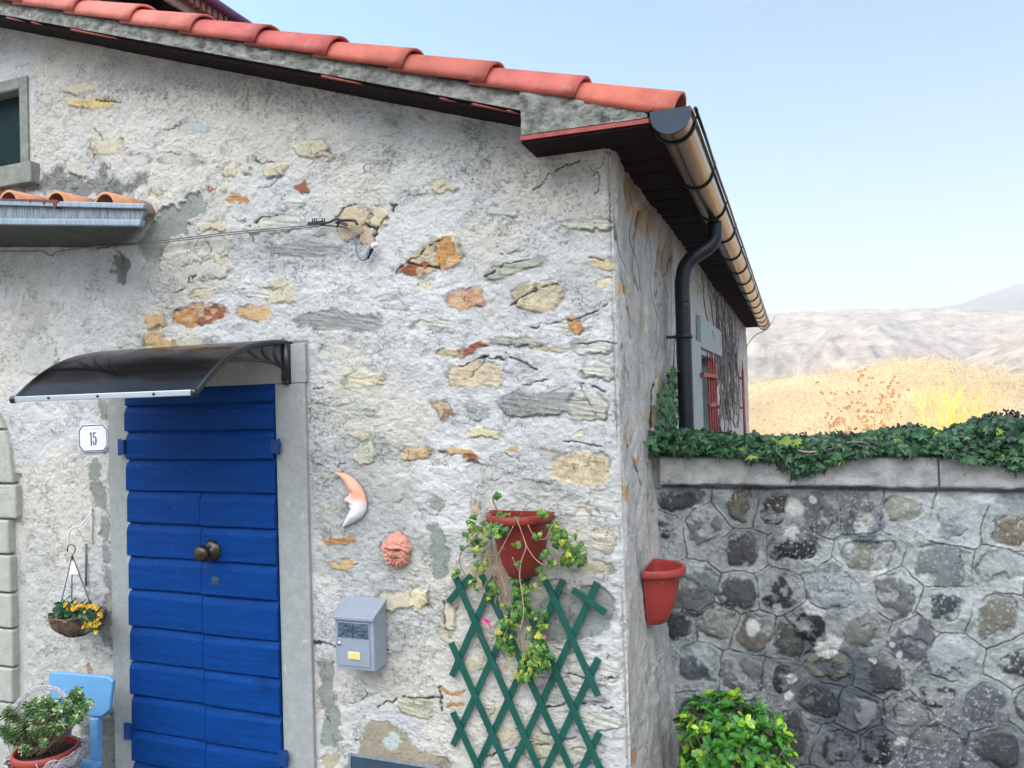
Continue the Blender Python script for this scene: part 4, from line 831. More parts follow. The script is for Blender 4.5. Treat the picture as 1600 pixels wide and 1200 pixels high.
c2.build('tendrils', mat('dead tendril', (.09, .075, .07), .9, var=.4), crp); settle(crp)

# ---- glossy bush at the foot of the garden wall
bush = thing('round_bush', 'bright green glossy leaved bush at the foot of the rubble wall', 'bush', (.42, .42, -.62))
bc = un(1146, 1172, 1, .42); ros = []
for i in range(430):
    v = rn(3); v /= np.linalg.norm(v); r = ru(.62, 1.02, 1)[0]
    p = bc+v*np.array([.255, .25, .258])*r*(1+.16*(vn(v[0]*2.3+5, v[2]*2.3+5, 9)-.5)*2)+np.array([.0, 0, -.01]); ros.append((p, v, r))
Ps, Ns, Ts, Ss, Cs = [], [], [], [], []
for p, v, r in ros:
    ax = v+np.array([0, -.1, .55])+rn(3)*.25; ax /= np.linalg.norm(ax); u_ = np.cross(ax, [.3, .9, .1]); u_ /= np.linalg.norm(u_); w__ = np.cross(ax, u_); young = random.random() < .4
    for k_ in range(random.randint(6, 10)):
        a = random.uniform(0, 6.28); sp_ = random.uniform(.25, 1.0); tp = ax*(1.1-sp_*.7)+(u_*math.cos(a)+w__*math.sin(a))*sp_
        Ps.append(p-ax*random.uniform(0, .02)); Ts.append(tp); Ns.append(ax-(u_*math.cos(a)+w__*math.sin(a))*.5); Ss.append(random.uniform(.030, .047))
        c = np.array([.26, .46, .03]) if young and sp_ < .75 else np.array([.055, .21, .03]); Cs.append(c*random.uniform(.6, 1.25))
leaves('foliage', oval_leaf(.30), np.array(Ps), np.array(Ns), np.array(Ts), np.array(Ss), np.array(Cs), M['gloss'], bush)
s_ = MB()
for p, v, r in ros[:60]:
    b0 = Vector((bc[0]+v[0]*.05, .42+v[1]*.04, -.5)); mid = Vector((bc[0]+v[0]*.14, bc[1]+v[1]*.14, bc[2]-.14+v[2]*.08)); s_.tube([b0, mid, Vector(p)], [.007, .005, .0025], 4)
s_.tube([(bc[0], .42, -.62), (bc[0], .42, -.45)], [.02, .016], 6)
s_.build('branches', M['stem'], bush); settle(bush)

# ================================================================== WALL-HUNG THINGS
# ---- door canopy
XA, XB = -2.776, -1.687
dcn = thing('door_canopy', 'black bracketed awning with smoked clear sheet above the blue door', 'awning', (-2.23, 0, 1.72))
arm = smooth_path([(XB, y_, z_) for y_, z_ in [(-.015, 1.938), (-.13, 1.930), (-.26, 1.908), (-.38, 1.870), (-.48, 1.818), (-.565, 1.755), (-.64, 1.686)]], 5)
def canopy_at(s): return arm[int(round(s*(len(arm)-1)))]
pm = MB(); vs = []; na = len(arm); nxp = 24
for lay in (0, .003):
    for i in range(nxp+1):
        x = XA+(XB-XA)*i/nxp
        for p in arm: vs.append((x, p[1], p[2]+.012+lay))
fs = []; o2 = (nxp+1)*na
for i in range(nxp):
    for j in range(na-1):
        a = i*na+j; fs.append((a, a+1, a+na+1, a+na)); fs.append((a+o2, a+o2+na, a+o2+na+1, a+o2+1))
pm.add(vs, fs, None, True)
sm = bpy.data.materials.new('smoked polycarbonate'); sm.use_nodes = True; N = sm.node_tree.nodes; L = sm.node_tree.links; p = N['Principled BSDF']
p.inputs['Base Color'].default_value = (.012, .011, .014, 1); p.inputs['Roughness'].default_value = .13; p.inputs['Specular IOR Level'].default_value = .55
tb = N.new('ShaderNodeBsdfTransparent'); tb.inputs[0].default_value = (.42, .38, .37, 1); ms = N.new('ShaderNodeMixShader')
nzz = N.new('ShaderNodeTexNoise'); nzz.inputs['Scale'].default_value = 6; nzz.inputs['Detail'].default_value = 5; tcc = N.new('ShaderNodeTexCoord'); L.new(tcc.outputs['Object'], nzz.inputs['Vector'])
mrr = N.new('ShaderNodeMapRange'); mrr.inputs['From Min'].default_value = .3; mrr.inputs['From Max'].default_value = .7; mrr.inputs['To Min'].default_value = .34; mrr.inputs['To Max'].default_value = .62; L.new(nzz.outputs['Fac'], mrr.inputs['Value'])
L.new(mrr.outputs[0], ms.inputs[0]); L.new(p.outputs[0], ms.inputs[1]); L.new(tb.outputs[0], ms.inputs[2]); L.new(ms.outputs[0], N['Material Output'].inputs[0])
pm.build('canopy_sheet', sm, dcn, fix=False)
for xx in (XA, XB):
    b = MB(); b.tube(arm, .0135, 8, flat=1.)
    b.tube([(xx, -.018, 1.935), (xx, -.018, 1.745)], .026, 10); b.bb(xx-.026, xx+.026, -.02, .0, 1.74, 1.94)
    b.lathe([(0, -.02), (.024, -.012), (.026, 0), (.024, .012), (0, .02)], (xx, -.018, 1.742), 10)
    low = smooth_path([(XB, -.02, 1.80), (XB, -.12, 1.832), (XB, -.26, 1.842), (XB, -.38, 1.838), (XB, -.44, 1.835)], 4); b.tube(low, .010, 6)
    b.tube(smooth_path([(XB, -.14, 1.84), (XB, -.18, 1.865), (XB, -.20, 1.89), (XB, -.19, 1.915)], 4), .009, 6)
    b.tube(smooth_path([(XB, -.05, 1.82), (XB, -.10, 1.85), (XB, -.11, 1.885), (XB, -.09, 1.92)], 4), .008, 6)
    b.tube(smooth_path([(XB, -.22, 1.845), (XB, -.27, 1.868), (XB, -.31, 1.885)], 4), .008, 6)
    if xx == XA: b.v = [(v[0]+(XA-XB) if abs(v[0]-XB) < .1 else v[0], v[1], v[2]) for v in b.v]
    b.build('bracket', M['black'], dcn)
e_ = arm[-1]; r_ = MB(); r_.bb(XA, XB, e_.y-.014, e_.y+.012, e_.z-.010, e_.z+.016); r_.build('front_rail', M['alu'], dcn, .003)
r2 = MB(); r2.bb(XA+.014, XB-.014, -.03, -.001, 1.940, 1.951); r2.build('back_rail', M['black'], dcn, .002)
for xx in (XA, XB): c = MB(); c.lathe([(0, -.018), (.014, -.016), (.018, 0), (.014, .016), (0, .018)], (xx, e_.y-.008, e_.z+.002), 10); c.build('end_cap', M['black'], dcn)
for f_ in (.22, .5, .8): c = MB(); c.tube([(XA+(XB-XA)*f_, e_.y-.0145, e_.z+.003), (XA+(XB-XA)*f_, e_.y-.018, e_.z+.003)], .006, 8); c.build('screw', M['dark'], dcn)
settle(dcn)

# ---- house number
c0 = uv(145.5, 684.5, 1, -.012); pl = thing('house_number_sign', 'white enamel plate with a blue edge and the number 15', 'house number', (c0.x, 0, c0.z))
aR = Matrix.Rotation(R_(-1.2), 3, 'Y')
def oct_(w_, h_, k_): return [(-w_+k_, -h_), (w_-k_, -h_), (w_, -h_+k_), (w_, h_-k_), (w_-k_, h_), (-w_+k_, h_), (-w_, h_-k_), (-w_, -h_+k_)]
def sgn(mb_, poly, y0, y1, sc=1., off=(0, 0)):
    return mb_.prism(poly, lambda p: c0+aR @ Vector((p[0]*sc+off[0], y0, p[1]*sc+off[1])), lambda p: c0+aR @ Vector((p[0]*sc+off[0], y1, p[1]*sc+off[1])))
def ringp(mb_, a, b, y0, y1):
    n = len(a)
    for i in range(n):
        j = (i+1) % n; sgn(mb_, [a[i], a[j], b[j], b[i]], y0, y1)
m1 = MB(); sgn(m1, oct_(.110, .078, .030), .010, 0); m1.build('plate', M['white'], pl, .002)
m1 = MB(); ringp(m1, oct_(.106, .074, .0285), oct_(.101, .069, .0268), .0, -.0012); m1.build('border', M['navy'], pl)
one = [(-.020, -.042), (-.009, -.042), (-.009, -.038), (-.0105, -.036), (-.0105, .034), (-.0175, .034), (-.024, .024), (-.0225, .020), (-.018, .022), (-.0185, -.036), (-.020, -.038)]
m1 = MB(); sgn(m1, one, .0, -.0014)
def stroke(pts, ws):
    pts = [Vector((a, b)) for a, b in pts]
    for i in range(len(pts)-1):
        t = (pts[i+1]-pts[i]).normalized(); n_ = Vector((-t.y, t.x)); a, b = pts[i]-t*.0004, pts[i+1]+t*.0004
        sgn(m1, [tuple(a-n_*ws[i]), tuple(b-n_*ws[i+1]), tuple(b+n_*ws[i+1]), tuple(a+n_*ws[i])], .0, -.0014-.00005*i)
stroke([(.001, .030), (.0035, .026), (.012, .028), (.021, .032)], [.003, .0035, .0035, .002]); stroke([(.0035, .029), (.0030, .003)], [.0026, .0022])
stroke([(.0030, .004), (.009, .008), (.016, .006), (.021, -.003), (.0225, -.014), (.021, -.026), (.016, -.035), (.010, -.038), (.004, -.034), (.001, -.026), (.003, -.019)], [.002, .0022, .003, .0042, .0048, .0042, .003, .002, .0024, .0035, .0030])
m1.build('number', M['navy'], pl)
m1 = MB()
for a in range(13):
    if a == 6: continue
    sgn(m1, [(0, 0), (.0062, 0), (.0062, .0035), (0, .0035)], .0, -.001, 1, (-.060+a*.0088, .050))
m1.build('small_print', M['faint'], pl); settle(pl)

# ---- crescent moon plaque
mo = thing('moon_plaque', 'ceramic crescent moon with a face, peach above and white below, right of the door', 'wall plaque', tuple(uv(560, 800)))
outer = [(526,738),(537,738),(548,742),(558,750),(566,760),(572,772),(575,785),(574,797),(568,807),(558,814),(548,819),(538,823)]
inner = [(526,739),(532,743),(538,749),(543,757),(547,765),(549,773),(541,781),(549,784),(547,789),(551,793),(548,800),(537,822)]
def resamp(pl_, n):
    p = np.array(pl_, float); d = np.concatenate([[0], np.cumsum(np.hypot(*np.diff(p, axis=0).T))]); t = np.linspace(0, d[-1], n); return np.stack([np.interp(t, d, p[:, 0]), np.interp(t, d, p[:, 1])], -1)
A = resamp(outer, 46); B = resamp(inner, 46); mm_ = MB(); vs = []; cs = []; nc = 11
for i in range(46):
    for j in range(nc):
        s = j/(nc-1); q_ = A[i]*(1-s)+B[i]*s; wd = np.hypot(*(A[i]-B[i]))
        P = un(q_[0], q_[1]); hh = .004+min(.030, wd*.0016)*math.sin(math.pi*min(1, max(0, s)))**.55
        if 20 < i < 27 and s > .6: hh += .006
        if i in (17, 18) and .55 < s < .8: hh -= .007
        vs.append((P[0], -.012-hh, P[2])); t = sst(768, 790, q_[1]+(s-.5)*14); cs.append(tuple(np.array([.74, .36, .24])*(1-t)+np.array([.74, .74, .75])*t))
base_n = len(vs)
for i in range(46):
    for q_ in (A[i], B[i]): P = un(*q_); vs.append((P[0], .0, P[2])); cs.append((.10, .12, .16))
fs = [(i*nc+j, i*nc+j+1, (i+1)*nc+j+1, (i+1)*nc+j) for i in range(45) for j in range(nc-1)]
for i in range(45): fs += [(i*nc, (i+1)*nc, base_n+2*i+2, base_n+2*i), (i*nc+nc-1, base_n+2*i+1, base_n+2*i+3, (i+1)*nc+nc-1)]
mm_.add(vs, fs, None, True); mm_.c = cs; mm_.build('moon_relief', M['plaque'], mo, colattr=True); settle(mo)

# ---- terracotta face
fc = uv(622, 859); fa = thing('face_plaque', 'small terracotta mask of a curly haired bearded face', 'wall plaque', tuple(fc))
n = 90; u_ = np.linspace(-1, 1, n)[None, :]*np.ones((n, 1)); v_ = np.linspace(-1, 1, n)[:, None]*np.ones((1, n))
rad = np.hypot(u_, v_); th = np.arctan2(v_, u_); mx_ = np.maximum(abs(u_), abs(v_)); U2 = u_*mx_/(rad+1e-9); V2 = v_*mx_/(rad+1e-9); rr = np.hypot(U2, V2)
wob = 1+.04*np.sin(th*9+1)+.03*np.sin(th*5); hx = U2*.073*wob; hz = V2*.085*wob
g = lambda a, b, sa, sb: np.exp(-((U2-a)/sa)**2-((V2-b)/sb)**2)
ht_ = .042*np.sqrt(np.clip(1-rr**2*.97, 0, 1))
ht_ += .012*g(0, .55, .8, .35)+.016*g(-.02, -.05, .10, .22)+.012*g(-.02, -.17, .15, .09)+.006*g(-.28, -.12, .2, .2)+.006*g(.26, -.12, .2, .2)-.014*g(-.27, .08, .15, .08)-.014*g(.24, .08, .15, .08)+.004*g(-.27, .07, .06, .04)+.004*g(.24, .07, .06, .04)+.010*g(0, .22, .6, .07)-.010*g(0, -.36, .2, .045)+.008*g(0, -.46, .16, .06)+.008*g(0, -.28, .2, .05)
ht_ += .7*(.016*g(-.02, -.05, .10, .22)+.010*g(0, .20, .6, .08)-.016*g(-.27, .05, .15, .09)-.016*g(.24, .05, .15, .09)-.012*g(0, -.36, .22, .05))
hair = sst(.55, .75, rr)*sst(.45, .1, V2); ht_ += hair*.014*(np.sin(th*17+rr*16)*.5+.5)+(V2 > .25)*.002*(np.sin(U2*22+V2*9)*np.sin(V2*20)); ht_ += (vn(U2*14, V2*14, 3)-.5)*.004
ht_ = ht_*sst(1.0, .95, rr)
V = np.stack([fc.x+hx, -.004-ht_, fc.z+hz], -1).reshape(-1, 3); np_mesh('face_relief', V, grid_faces(n, n), M['clay'], fa); settle(fa)

# ---- letter box
ml = thing('letter_box', 'grey blue metal letter box with sloping lid and yellow name card', 'mailbox', tuple(uv(558, 1045)))
DF = -.125
fl, fr_, bl, brr = uv(517, 963, 1, DF), uv(581, 967, 1, DF), uv(527, 1044, 1, DF), uv(589, 1051, 1, DF)
ux = ((fr_-fl)+(brr-bl)).normalized(); uz = ((fl-bl)+(fr_-brr)).normalized(); uz = (uz-ux*uz.dot(ux)).normalized(); O = (fl+fr_+bl+brr)/4; W2 = ((fr_-fl).length+(brr-bl).length)/4; H2 = ((fl-bl).length+(fr_-brr).length)/4
def mp_(x, y, z): return O+ux*x+uz*z+Vector((0, y, 0))
def mprism(mb_, poly, xa, xb): return mb_.prism(poly, lambda p: mp_(xa, p[0], p[1]), lambda p: mp_(xb, p[0], p[1]))
def mbox(mb_, x0, x1, y0, y1, z0, z1): return mprism(mb_, [(y0, z0), (y1, z0), (y1, z1), (y0, z1)], x0, x1)
b = MB(); mprism(b, [(.004, -H2), (.122, -H2), (.122, H2+.05), (.004, H2-.004)], -W2+.004, W2-.004); b.build('body', M['mail'], ml, .004)
b = MB(); mprism(b, [(-.010, H2-.012), (-.010, H2+.004), (.124, H2+.066), (.124, H2+.052)], -W2-.004, W2+.004); b.build('lid', M['mail'], ml, .003)
b = MB(); mbox(b, -W2+.020, W2-.026, -.001, .004, -H2+.018, H2-.022); dd = b.build('front_door', M['mail'], ml, .0015)
b = MB(); zt_ = H2-.026; zb_ = H2*.22; mbox(b, -W2+.024, W2-.030, -.0028, -.001, zb_, zt_); ww = b.build('window', mat('etched dark window', (.10, .15, .21), .25, .3, var=.35, scale=18), dd)
b = MB(); xc0, xc1 = -W2+.026, W2-.032
def mln(a, c): 
    p0, p1 = mp_(xc0+(xc1-xc0)*a[0], -.0036, zb_+(zt_-zb_)*a[1]), mp_(xc0+(xc1-xc0)*c[0], -.0036, zb_+(zt_-zb_)*c[1]); b.tube([p0, p1], .0011, 5)
for a, c in [((0,.05),(.9,1)),((.1,1),(.95,.05)),((.5,1),(.5,.02)),((.05,.5),(.98,.5)),((.1,.55),(.3,.85)),((.3,.85),(.6,.8)),((.6,.8),(.95,.55)),((.95,.55),(.8,.1)),((.25,.2),(.55,.12)),((.55,.12),(.9,.35)),((.3,.55),(.5,.75)),((.5,.75),(.7,.52)),((.7,.52),(.5,.3)),((.5,.3),(.3,.55)),((.1,.2),(.25,.5))]: mln(a, c)
b.build('line_pattern', M['dark'], ww)
b = MB(); c = mp_(-W2+.030, 0, -.002); b.tube([c, c-Vector((0, .006, 0))], .0095, 14); b.tube([c-Vector((0, .006, 0)), c-Vector((0, .009, 0))], .007, 12); b.build('lock', M['steel'], dd)
b = MB(); mbox(b, -.032, .034, -.006, -.001, -H2*.58, -H2*.30); b.build('card_holder', mat('clear card holder', (.62, .62, .5), .3, var=.05), dd, .001)
b = MB(); mbox(b, -.026, .028, -.0075, -.006, -H2*.54, -H2*.34); b.build('name_card', M['yellow'], dd); settle(ml)

# ---- trellis
tr = thing('trellis', 'dark green expanding wooden trellis fixed to the wall below the ivy pot', 'trellis', (-.47, 0, -.45))
def slat(a, b_, yoff):
    A_ = uv(680+a[0]/3.75, 880+a[1]/3.75, 1, yoff); B_ = uv(680+b_[0]/3.75, 880+b_[1]/3.75, 1, yoff); d = (B_-A_); L_2 = d.length; an = math.atan2(d.z, d.x)
    s = MB(); s.box((A_+B_)/2, (L_2, .009, .030), Matrix.Rotation(-an, 3, 'Y')); o = s.build('slat', M['trellis'], tr, .0015); return A_, B_
BS = [((112,66),(660,1330)),((270,66),(850,1330)),((455,85),(1010,1300)),((645,98),(955,778)),((93,465),(480,1330)),((103,872),(310,1330))]
FS = [((212,72),(78,228)),((352,75),(98,662)),((548,78),(105,1065)),((750,98),(185,1330)),((950,112),(385,1330)),((957,556),(590,1330)),((962,992),(800,1330))]
for a, b_ in FS: slat(a, b_, -.020)
for a, b_ in BS: slat(a, b_, -.031)
slat((805,155), (1000,292), -.031)
rv = MB()
for (a, b_) in BS:
    for (c, d) in FS:
        r1 = np.array(b_, float)-a; r2_ = np.array(d, float)-c; den = r1[0]*r2_[1]-r1[1]*r2_[0]
        if abs(den) < 1: continue
        w0 = np.array(c, float)-a; t = (w0[0]*r2_[1]-w0[1]*r2_[0])/den; s = (w0[0]*r1[1]-w0[1]*r1[0])/den
        if 0 < t < 1 and 0 < s < 1:
            q_ = np.array(a)+r1*t; p = uv(680+q_[0]/3.75, 880+q_[1]/3.75, 1, -.0355); rv.tube([p, p-Vector((0, .002, 0))], .0035, 6)
rv.build('rivets', M['trellis'], tr); settle(tr)

# ---- half round wall pots
def half_pot(root, c, rim, dep, h, m, ax, nm='pot'):
    """c = middle of the back edge at rim height; ax = 0 faces -Y, 1 faces +X"""
    a0, a1 = (math.pi, 2*math.pi) if ax == 0 else (-math.pi/2, math.pi/2)
    sx = Matrix.Diagonal((1, dep/rim, 1)) if ax == 0 else Matrix.Diagonal((dep/rim, 1, 1))
    b = MB(); r = rim; b.lathe([(0, -h), (r*.36, -h), (r*.44, -h+.008), (r*.56, -h*.84), (r*.70, -h*.6), (r*.78, -h*.4), (r*.83, -.052), (r*.86, -.046), (r*.86, -.038), (r*.99, -.034), (r, -.028), (r, -.004), (r*.98, 0), (r*.90, 0), (r*.88, -.006), (r*.85, -.03), (r*.60, -h*.6), (0, -h*.6)], c, 30, a0, a1, sx)
    pf = [(-r*.42, -h), (r*.42, -h), (r*.56, -h*.84), (r*.70, -h*.6), (r*.85, -.046), (r, -.03), (r, .002), (-r, .002), (-r, -.03), (-r*.85, -.046), (-r*.70, -h*.6), (-r*.56, -h*.84)]
    c = Vector(c)
    if ax == 0: b.prism(pf, lambda p: c+Vector((p[0], .004, p[1])), lambda p: c+Vector((p[0], -.004, p[1])))
    else: b.prism(pf, lambda p: c+Vector((-.004, p[0], p[1])), lambda p: c+Vector((.004, p[0], p[1])))
    return b.build(nm, m, root)
pc = Vector((-.452, -.014, 1.118)); wp = thing('ivy_wall_pot', 'dark red half round wall pot overgrown with trailing ivy', 'flower pot', (pc.x, 0, pc.z-.28))
half_pot(wp, pc, .152, .19, .285, M['terra'], 0)
b = MB(); b.lathe([(0, .0), (.125, .0)], (pc.x, pc.y, pc.z-.045), 20, math.pi, 2*math.pi, Matrix.Diagonal((1, 1.25, 1))); b.build('soil', M['soil'], wp); settle(wp)
ep = Vector((.022, .46, .800)); wp2 = thing('empty_wall_pot', 'empty brick red half round pot on the corner wall beside the rubble wall', 'flower pot', (ep.x, ep.y, ep.z-.28))
half_pot(wp2, ep, .148, .175, .275, M['terra2'], 1); settle(wp2)
# ---- trailing ivy in the pot
ti = thing('trailing_ivy', 'straggly yellow green ivy trailing from the red wall pot over the trellis', 'ivy', tuple(pc))
clus = [(745,828,26,26,-.10),(742,855,18,16,-.08),(752,880,12,8,-.06),(783,812,14,14,-.16),(778,828,16,16,-.18),(800,810,14,7,-.18),(850,803,10,8,-.18),(862,828,16,14,-.16),(878,845,22,36,-.10),(895,862,18,26,-.08),(908,872,10,12,-.07),(882,876,8,8,-.07),(862,878,10,8,-.08),(846,900,10,7,-.06),(712,894,8,5,-.05),(740,912,10,7,-.05),
        (776,915,14,12,-.06),(765,930,8,6,-.06),(815,915,18,20,-.07),(812,935,12,10,-.06),(812,952,20,34,-.07),(795,972,16,24,-.07),(845,965,14,14,-.06),(838,985,12,12,-.06),(785,1000,16,20,-.06),(795,1014,10,8,-.06),(840,1015,20,40,-.08),(832,1040,20,40,-.08),(850,1030,10,12,-.07),(818,1056,14,14,-.07),(775,772,5,6,-.13),(770,824,18,16,-.2),(835,838,8,3,-.2),(808,850,5,3,-.2),(808,880,5,3,-.18),(850,865,6,4,-.16)]
Ps, Cs = [], []
for cx, cy, sp_, nn_, yy in clus:
    for i in range(int(nn_*1.25)):
        a = random.gauss(0, .45)*sp_; b_ = random.gauss(0, .42)*sp_; Ps.append(un(cx+a, cy+b_, 1, yy+random.gauss(0, .022)))
        t = random.random(); c = np.array([.035, .15, .03])*(1-t)+np.array([.13, .27, .035])*t
        if random.random() < .13: c = np.array([.42, .44, .06])
        Cs.append(c)
n = len(Ps); leaves('leaves', ivy_leaf(), np.array(Ps), np.stack([rn(n)*.5, -1+rn(n)*.4, .45+rn(n)*.5], -1), np.stack([rn(n)*.8, -.2+rn(n)*.3, -.7+rn(n)*.7], -1), ru(.018, .040, n), np.array(Cs), M['leaf'], ti)
s_ = MB(); s2_ = MB()
for yy, pts, r, pale in [(-.19, [(808,812),(818,840),(822,855),(815,875),(812,900),(816,930),(818,960),(812,985)], .0026, 1), (-.19, [(822,852),(835,872),(850,884)], .0018, 1), (-.19, [(802,822),(790,845),(778,868)], .002, 1), (-.19, [(825,820),(835,838),(852,842),(862,822),(878,800)], .0018, 1), (-.17, [(800,870),(812,895)], .0016, 1),
    (-.15, [(776,796),(770,780),(774,772)], .0034, 0), (-.16, [(812,806),(822,790),(830,782)], .0014, 0), (-.15, [(855,800),(870,785),(880,776)], .0014, 0), (-.14, [(772,800),(758,815),(748,832),(735,848),(722,860)], .0026, 0), (-.12, [(758,812),(740,826),(725,835),(714,830)], .0022, 0), (-.10, [(740,845),(722,862),(718,880),(728,900)], .0022, 0), (-.10, [(768,830),(768,850),(770,870),(758,870),(745,892)], .0018, 0),
    (-.09, [(775,850),(778,880),(784,900),(790,925),(786,950)], .0022, 1), (-.08, [(790,925),(800,950),(795,975),(785,1000)], .002, 1), (-.07, [(815,960),(812,1000),(820,1035)], .002, 0), (-.07, [(745,990),(760,1000)], .001, 0), (-.07, [(778,880),(772,905),(768,925)], .0018, 1), (-.10, [(870,830),(890,850),(905,868),(918,880)], .002, 0), (-.07, [(835,950),(845,970),(838,990)], .002, 0)]:
    p = [uv(a, b_, 1, yy if i else yy-.01) for i, (a, b_) in enumerate(pts)]; (s2_ if pale else s_).tube(smooth_path(p, 4), r, 5)
for i in range(34):
    x0, y0 = random.gauss(782, 9), random.uniform(850, 905); p = [(x0, y0)]
    for j in range(5): p.append((p[-1][0]+random.gauss(0, 5), p[-1][1]+random.uniform(4, 14)))
    s2_.tube([uv(a, b_, 1, -.085+random.uniform(-.01, .01)) for a, b_ in p], .0012, 4)
s_.build('stems', M['stem'], ti); s2_.build('dry_vines', M['palestem'], ti)
b = MB(); fp = MB()
for cx, cy in [(755, 966), (763, 972), (766, 979), (850, 995), (760, 970)]:
    for j in range(5):
        a = j*1.257+random.random(); p = uv(cx, cy, 1, -.06); d = Vector((math.cos(a), -.2, math.sin(a)))*.012; q_ = Vector((-math.sin(a), 0, math.cos(a)))*.005
        b.add([p, p+d*.6+q_, p+d, p+d*.6-q_], [(0, 1, 2, 3)], (.80, .03, .32) if cx < 800 else (.75, .35, .3))
b.build('pink_flowers', M['petal'], ti, colattr=True, fix=False); settle(ti)

# ---- plant bracket with the hanging flower basket
pb = thing('plant_bracket', 'white scrolled iron bracket screwed to the plaster above the hanging basket', 'bracket', tuple(uv(143, 820)))
b = MB(); b.tube([uv(143, 794, 1, -.008), uv(143.5, 848, 1, -.008)], .0065, 6)
b.tube(smooth_path([uv(143, 800, 1, -.01), uv(134, 812, 1, -.05), uv(124, 822, 1, -.08), uv(112, 826, 1, -.11), uv(107, 838, 1, -.115), uv(107, 850, 1, -.115)], 5), .0042, 6)
b.tube(smooth_path([uv(143, 842, 1, -.01), uv(132, 844, 1, -.05), uv(126, 834, 1, -.07), uv(120, 827, 1, -.09)], 5), .0038, 6)
b.tube(smooth_path([uv(138, 818, 1, -.02), uv(130, 824, 1, -.03), uv(128, 819, 1, -.03), uv(133, 815, 1, -.03)], 4), .003, 5)
for y in (795, 846): p = uv(143, y, 1, -.012); b.tube([p, p-Vector((0, .006, 0))], .008, 8)
b.build('scrollwork', M['insul'], pb); settle(pb)
cdt = MB(); cdt.tube([uv(134, 850, 1, -.008), uv(134.5, 916, 1, -.008)], .006, 6); tag(cdt.build('wall_conduit', M['cable'], None), 'short grey conduit on the plaster behind the hanging basket', 'pipe')

hb = thing('hanging_basket', 'brown bark lined basket hanging by three chains from the white bracket', 'hanging basket', tuple(uv(121, 995, 1, -.13)))
bcx = uv(121, 962, 1, -.13); RB = .128
b = MB(); pr = []; 
for i in range(9): a = math.pi/2*i/8; pr.append((RB*math.sin(a)*(1+.0)+.001, -.105*math.cos(a)))
pr += [(RB+.008, .004), (RB+.006, .016), (RB-.006, .018), (RB-.02, .0), (0, -.01)]
b.lathe(pr, bcx, 28); rg = random.Random(9)
b.v = [(v[0]+.007*math.sin(v[0]*90+v[2]*70), v[1]+.007*math.sin(v[1]*80+v[2]*60), v[2]+.006*math.sin(v[0]*60+v[1]*50)) for v in b.v]; b.build('liner', M['coir'], hb)
b = MB(); b.tube([bcx+Vector((RB*1.05*math.cos(a), RB*1.05*math.sin(a), .012)) for a in np.linspace(0, 6.283, 30)], .005, 6)
for a in np.linspace(0, 6.283, 9)[:-1]: b.tube([bcx+Vector((RB*1.04*math.cos(a+.12*s)*math.sin(math.pi/2*s), RB*1.04*math.sin(a+.12*s)*math.sin(math.pi/2*s), -.112*math.cos(math.pi/2*s)+.01*s)) for s in np.linspace(0, 1, 8)], .0035, 5)
b.build('basket_frame', mat('bark strips', (.09, .06, .045), .9, var=.4), hb)
top = uv(113, 868, 1, -.125)
for (a, b_, yy) in [(96, 940, -.13), (112, 936, -.02), (144, 950, -.20)]:
    c = MB(); e_ = uv(a, b_, 1, yy); nL = 26; d = (e_-top)
    for i in range(nL):
        p0 = top+d*(i/nL); p1 = top+d*((i+1.25)/nL); sd_ = Vector((.0026, 0, 0)) if i % 2 else Vector((0, .0026, 0))
        c.tube([p0+sd_, p1+sd_], .0013, 4); c.tube([p0-sd_, p1-sd_], .0013, 4)
    c.build('chain', M['dark'], hb)
c = MB(); c.tube(smooth_path([uv(106, 862, 1, -.12), uv(106, 855, 1, -.12), uv(111, 851, 1, -.12), uv(117, 854, 1, -.12), uv(117, 862, 1, -.12), uv(113, 868, 1, -.125), uv(113, 874, 1, -.125)], 5), .0028, 6); c.build('hook', M['dark'], hb)
settle(hb)
tg = MB(); tg.prism([(112, 876), (117, 878), (123, 897), (107, 898)], lambda p: uv(p[0], p[1], 1, -.128), lambda p: uv(p[0], p[1], 1, -.1265)); tag(tg.build('plant_tag', M['white'], None), 'small white tag hanging between the chains of the basket', 'label')
pr_ = thing('yellow_primrose', 'yellow flowering plant growing in the hanging bark basket', 'plant', tuple(bcx))
def clus_pts(L_):
    P = []
    for cx, cy, sx_, sy_, nn_, yy in L_:
        for i in range(nn_): P.append(un(cx+random.gauss(0, .45)*sx_, cy+random.gauss(0, .45)*sy_, 1, yy+random.gauss(0, .025)))
    return np.array(P)
P = clus_pts([(97, 955, 16, 16, 20, -.18), (112, 958, 20, 14, 26, -.2), (130, 952, 16, 14, 16, -.18), (104, 942, 14, 8, 8, -.12), (146, 965, 12, 24, 14, -.24), (140, 978, 12, 14, 8, -.25)]); n = len(P)
leaves('leaves', oval_leaf(.32, .4), P, np.stack([rn(n)*.6, -1+rn(n)*.5, .5+rn(n)*.5], -1), np.stack([rn(n), rn(n)*.4, .2+rn(n)*.6], -1), ru(.03, .062, n), greens(n, (.008, .045, .022), (.03, .11, .04)), M['leaf'], pr_)
fl_ = MB(); C5 = clus_pts([(105, 948, 14, 7, 8, -.24), (120, 944, 12, 5, 6, -.22), (113, 950, 12, 3, 4, -.25), (134, 950, 8, 9, 6, -.25), (149, 950, 7, 5, 4, -.27), (157, 961, 5, 6, 5, -.27), (145, 946, 5, 4, 3, -.27), (134, 977, 7, 5, 6, -.28), (146, 977, 8, 4, 5, -.28), (150, 988, 6, 3, 4, -.28), (154, 968, 4, 8, 3, -.27)])
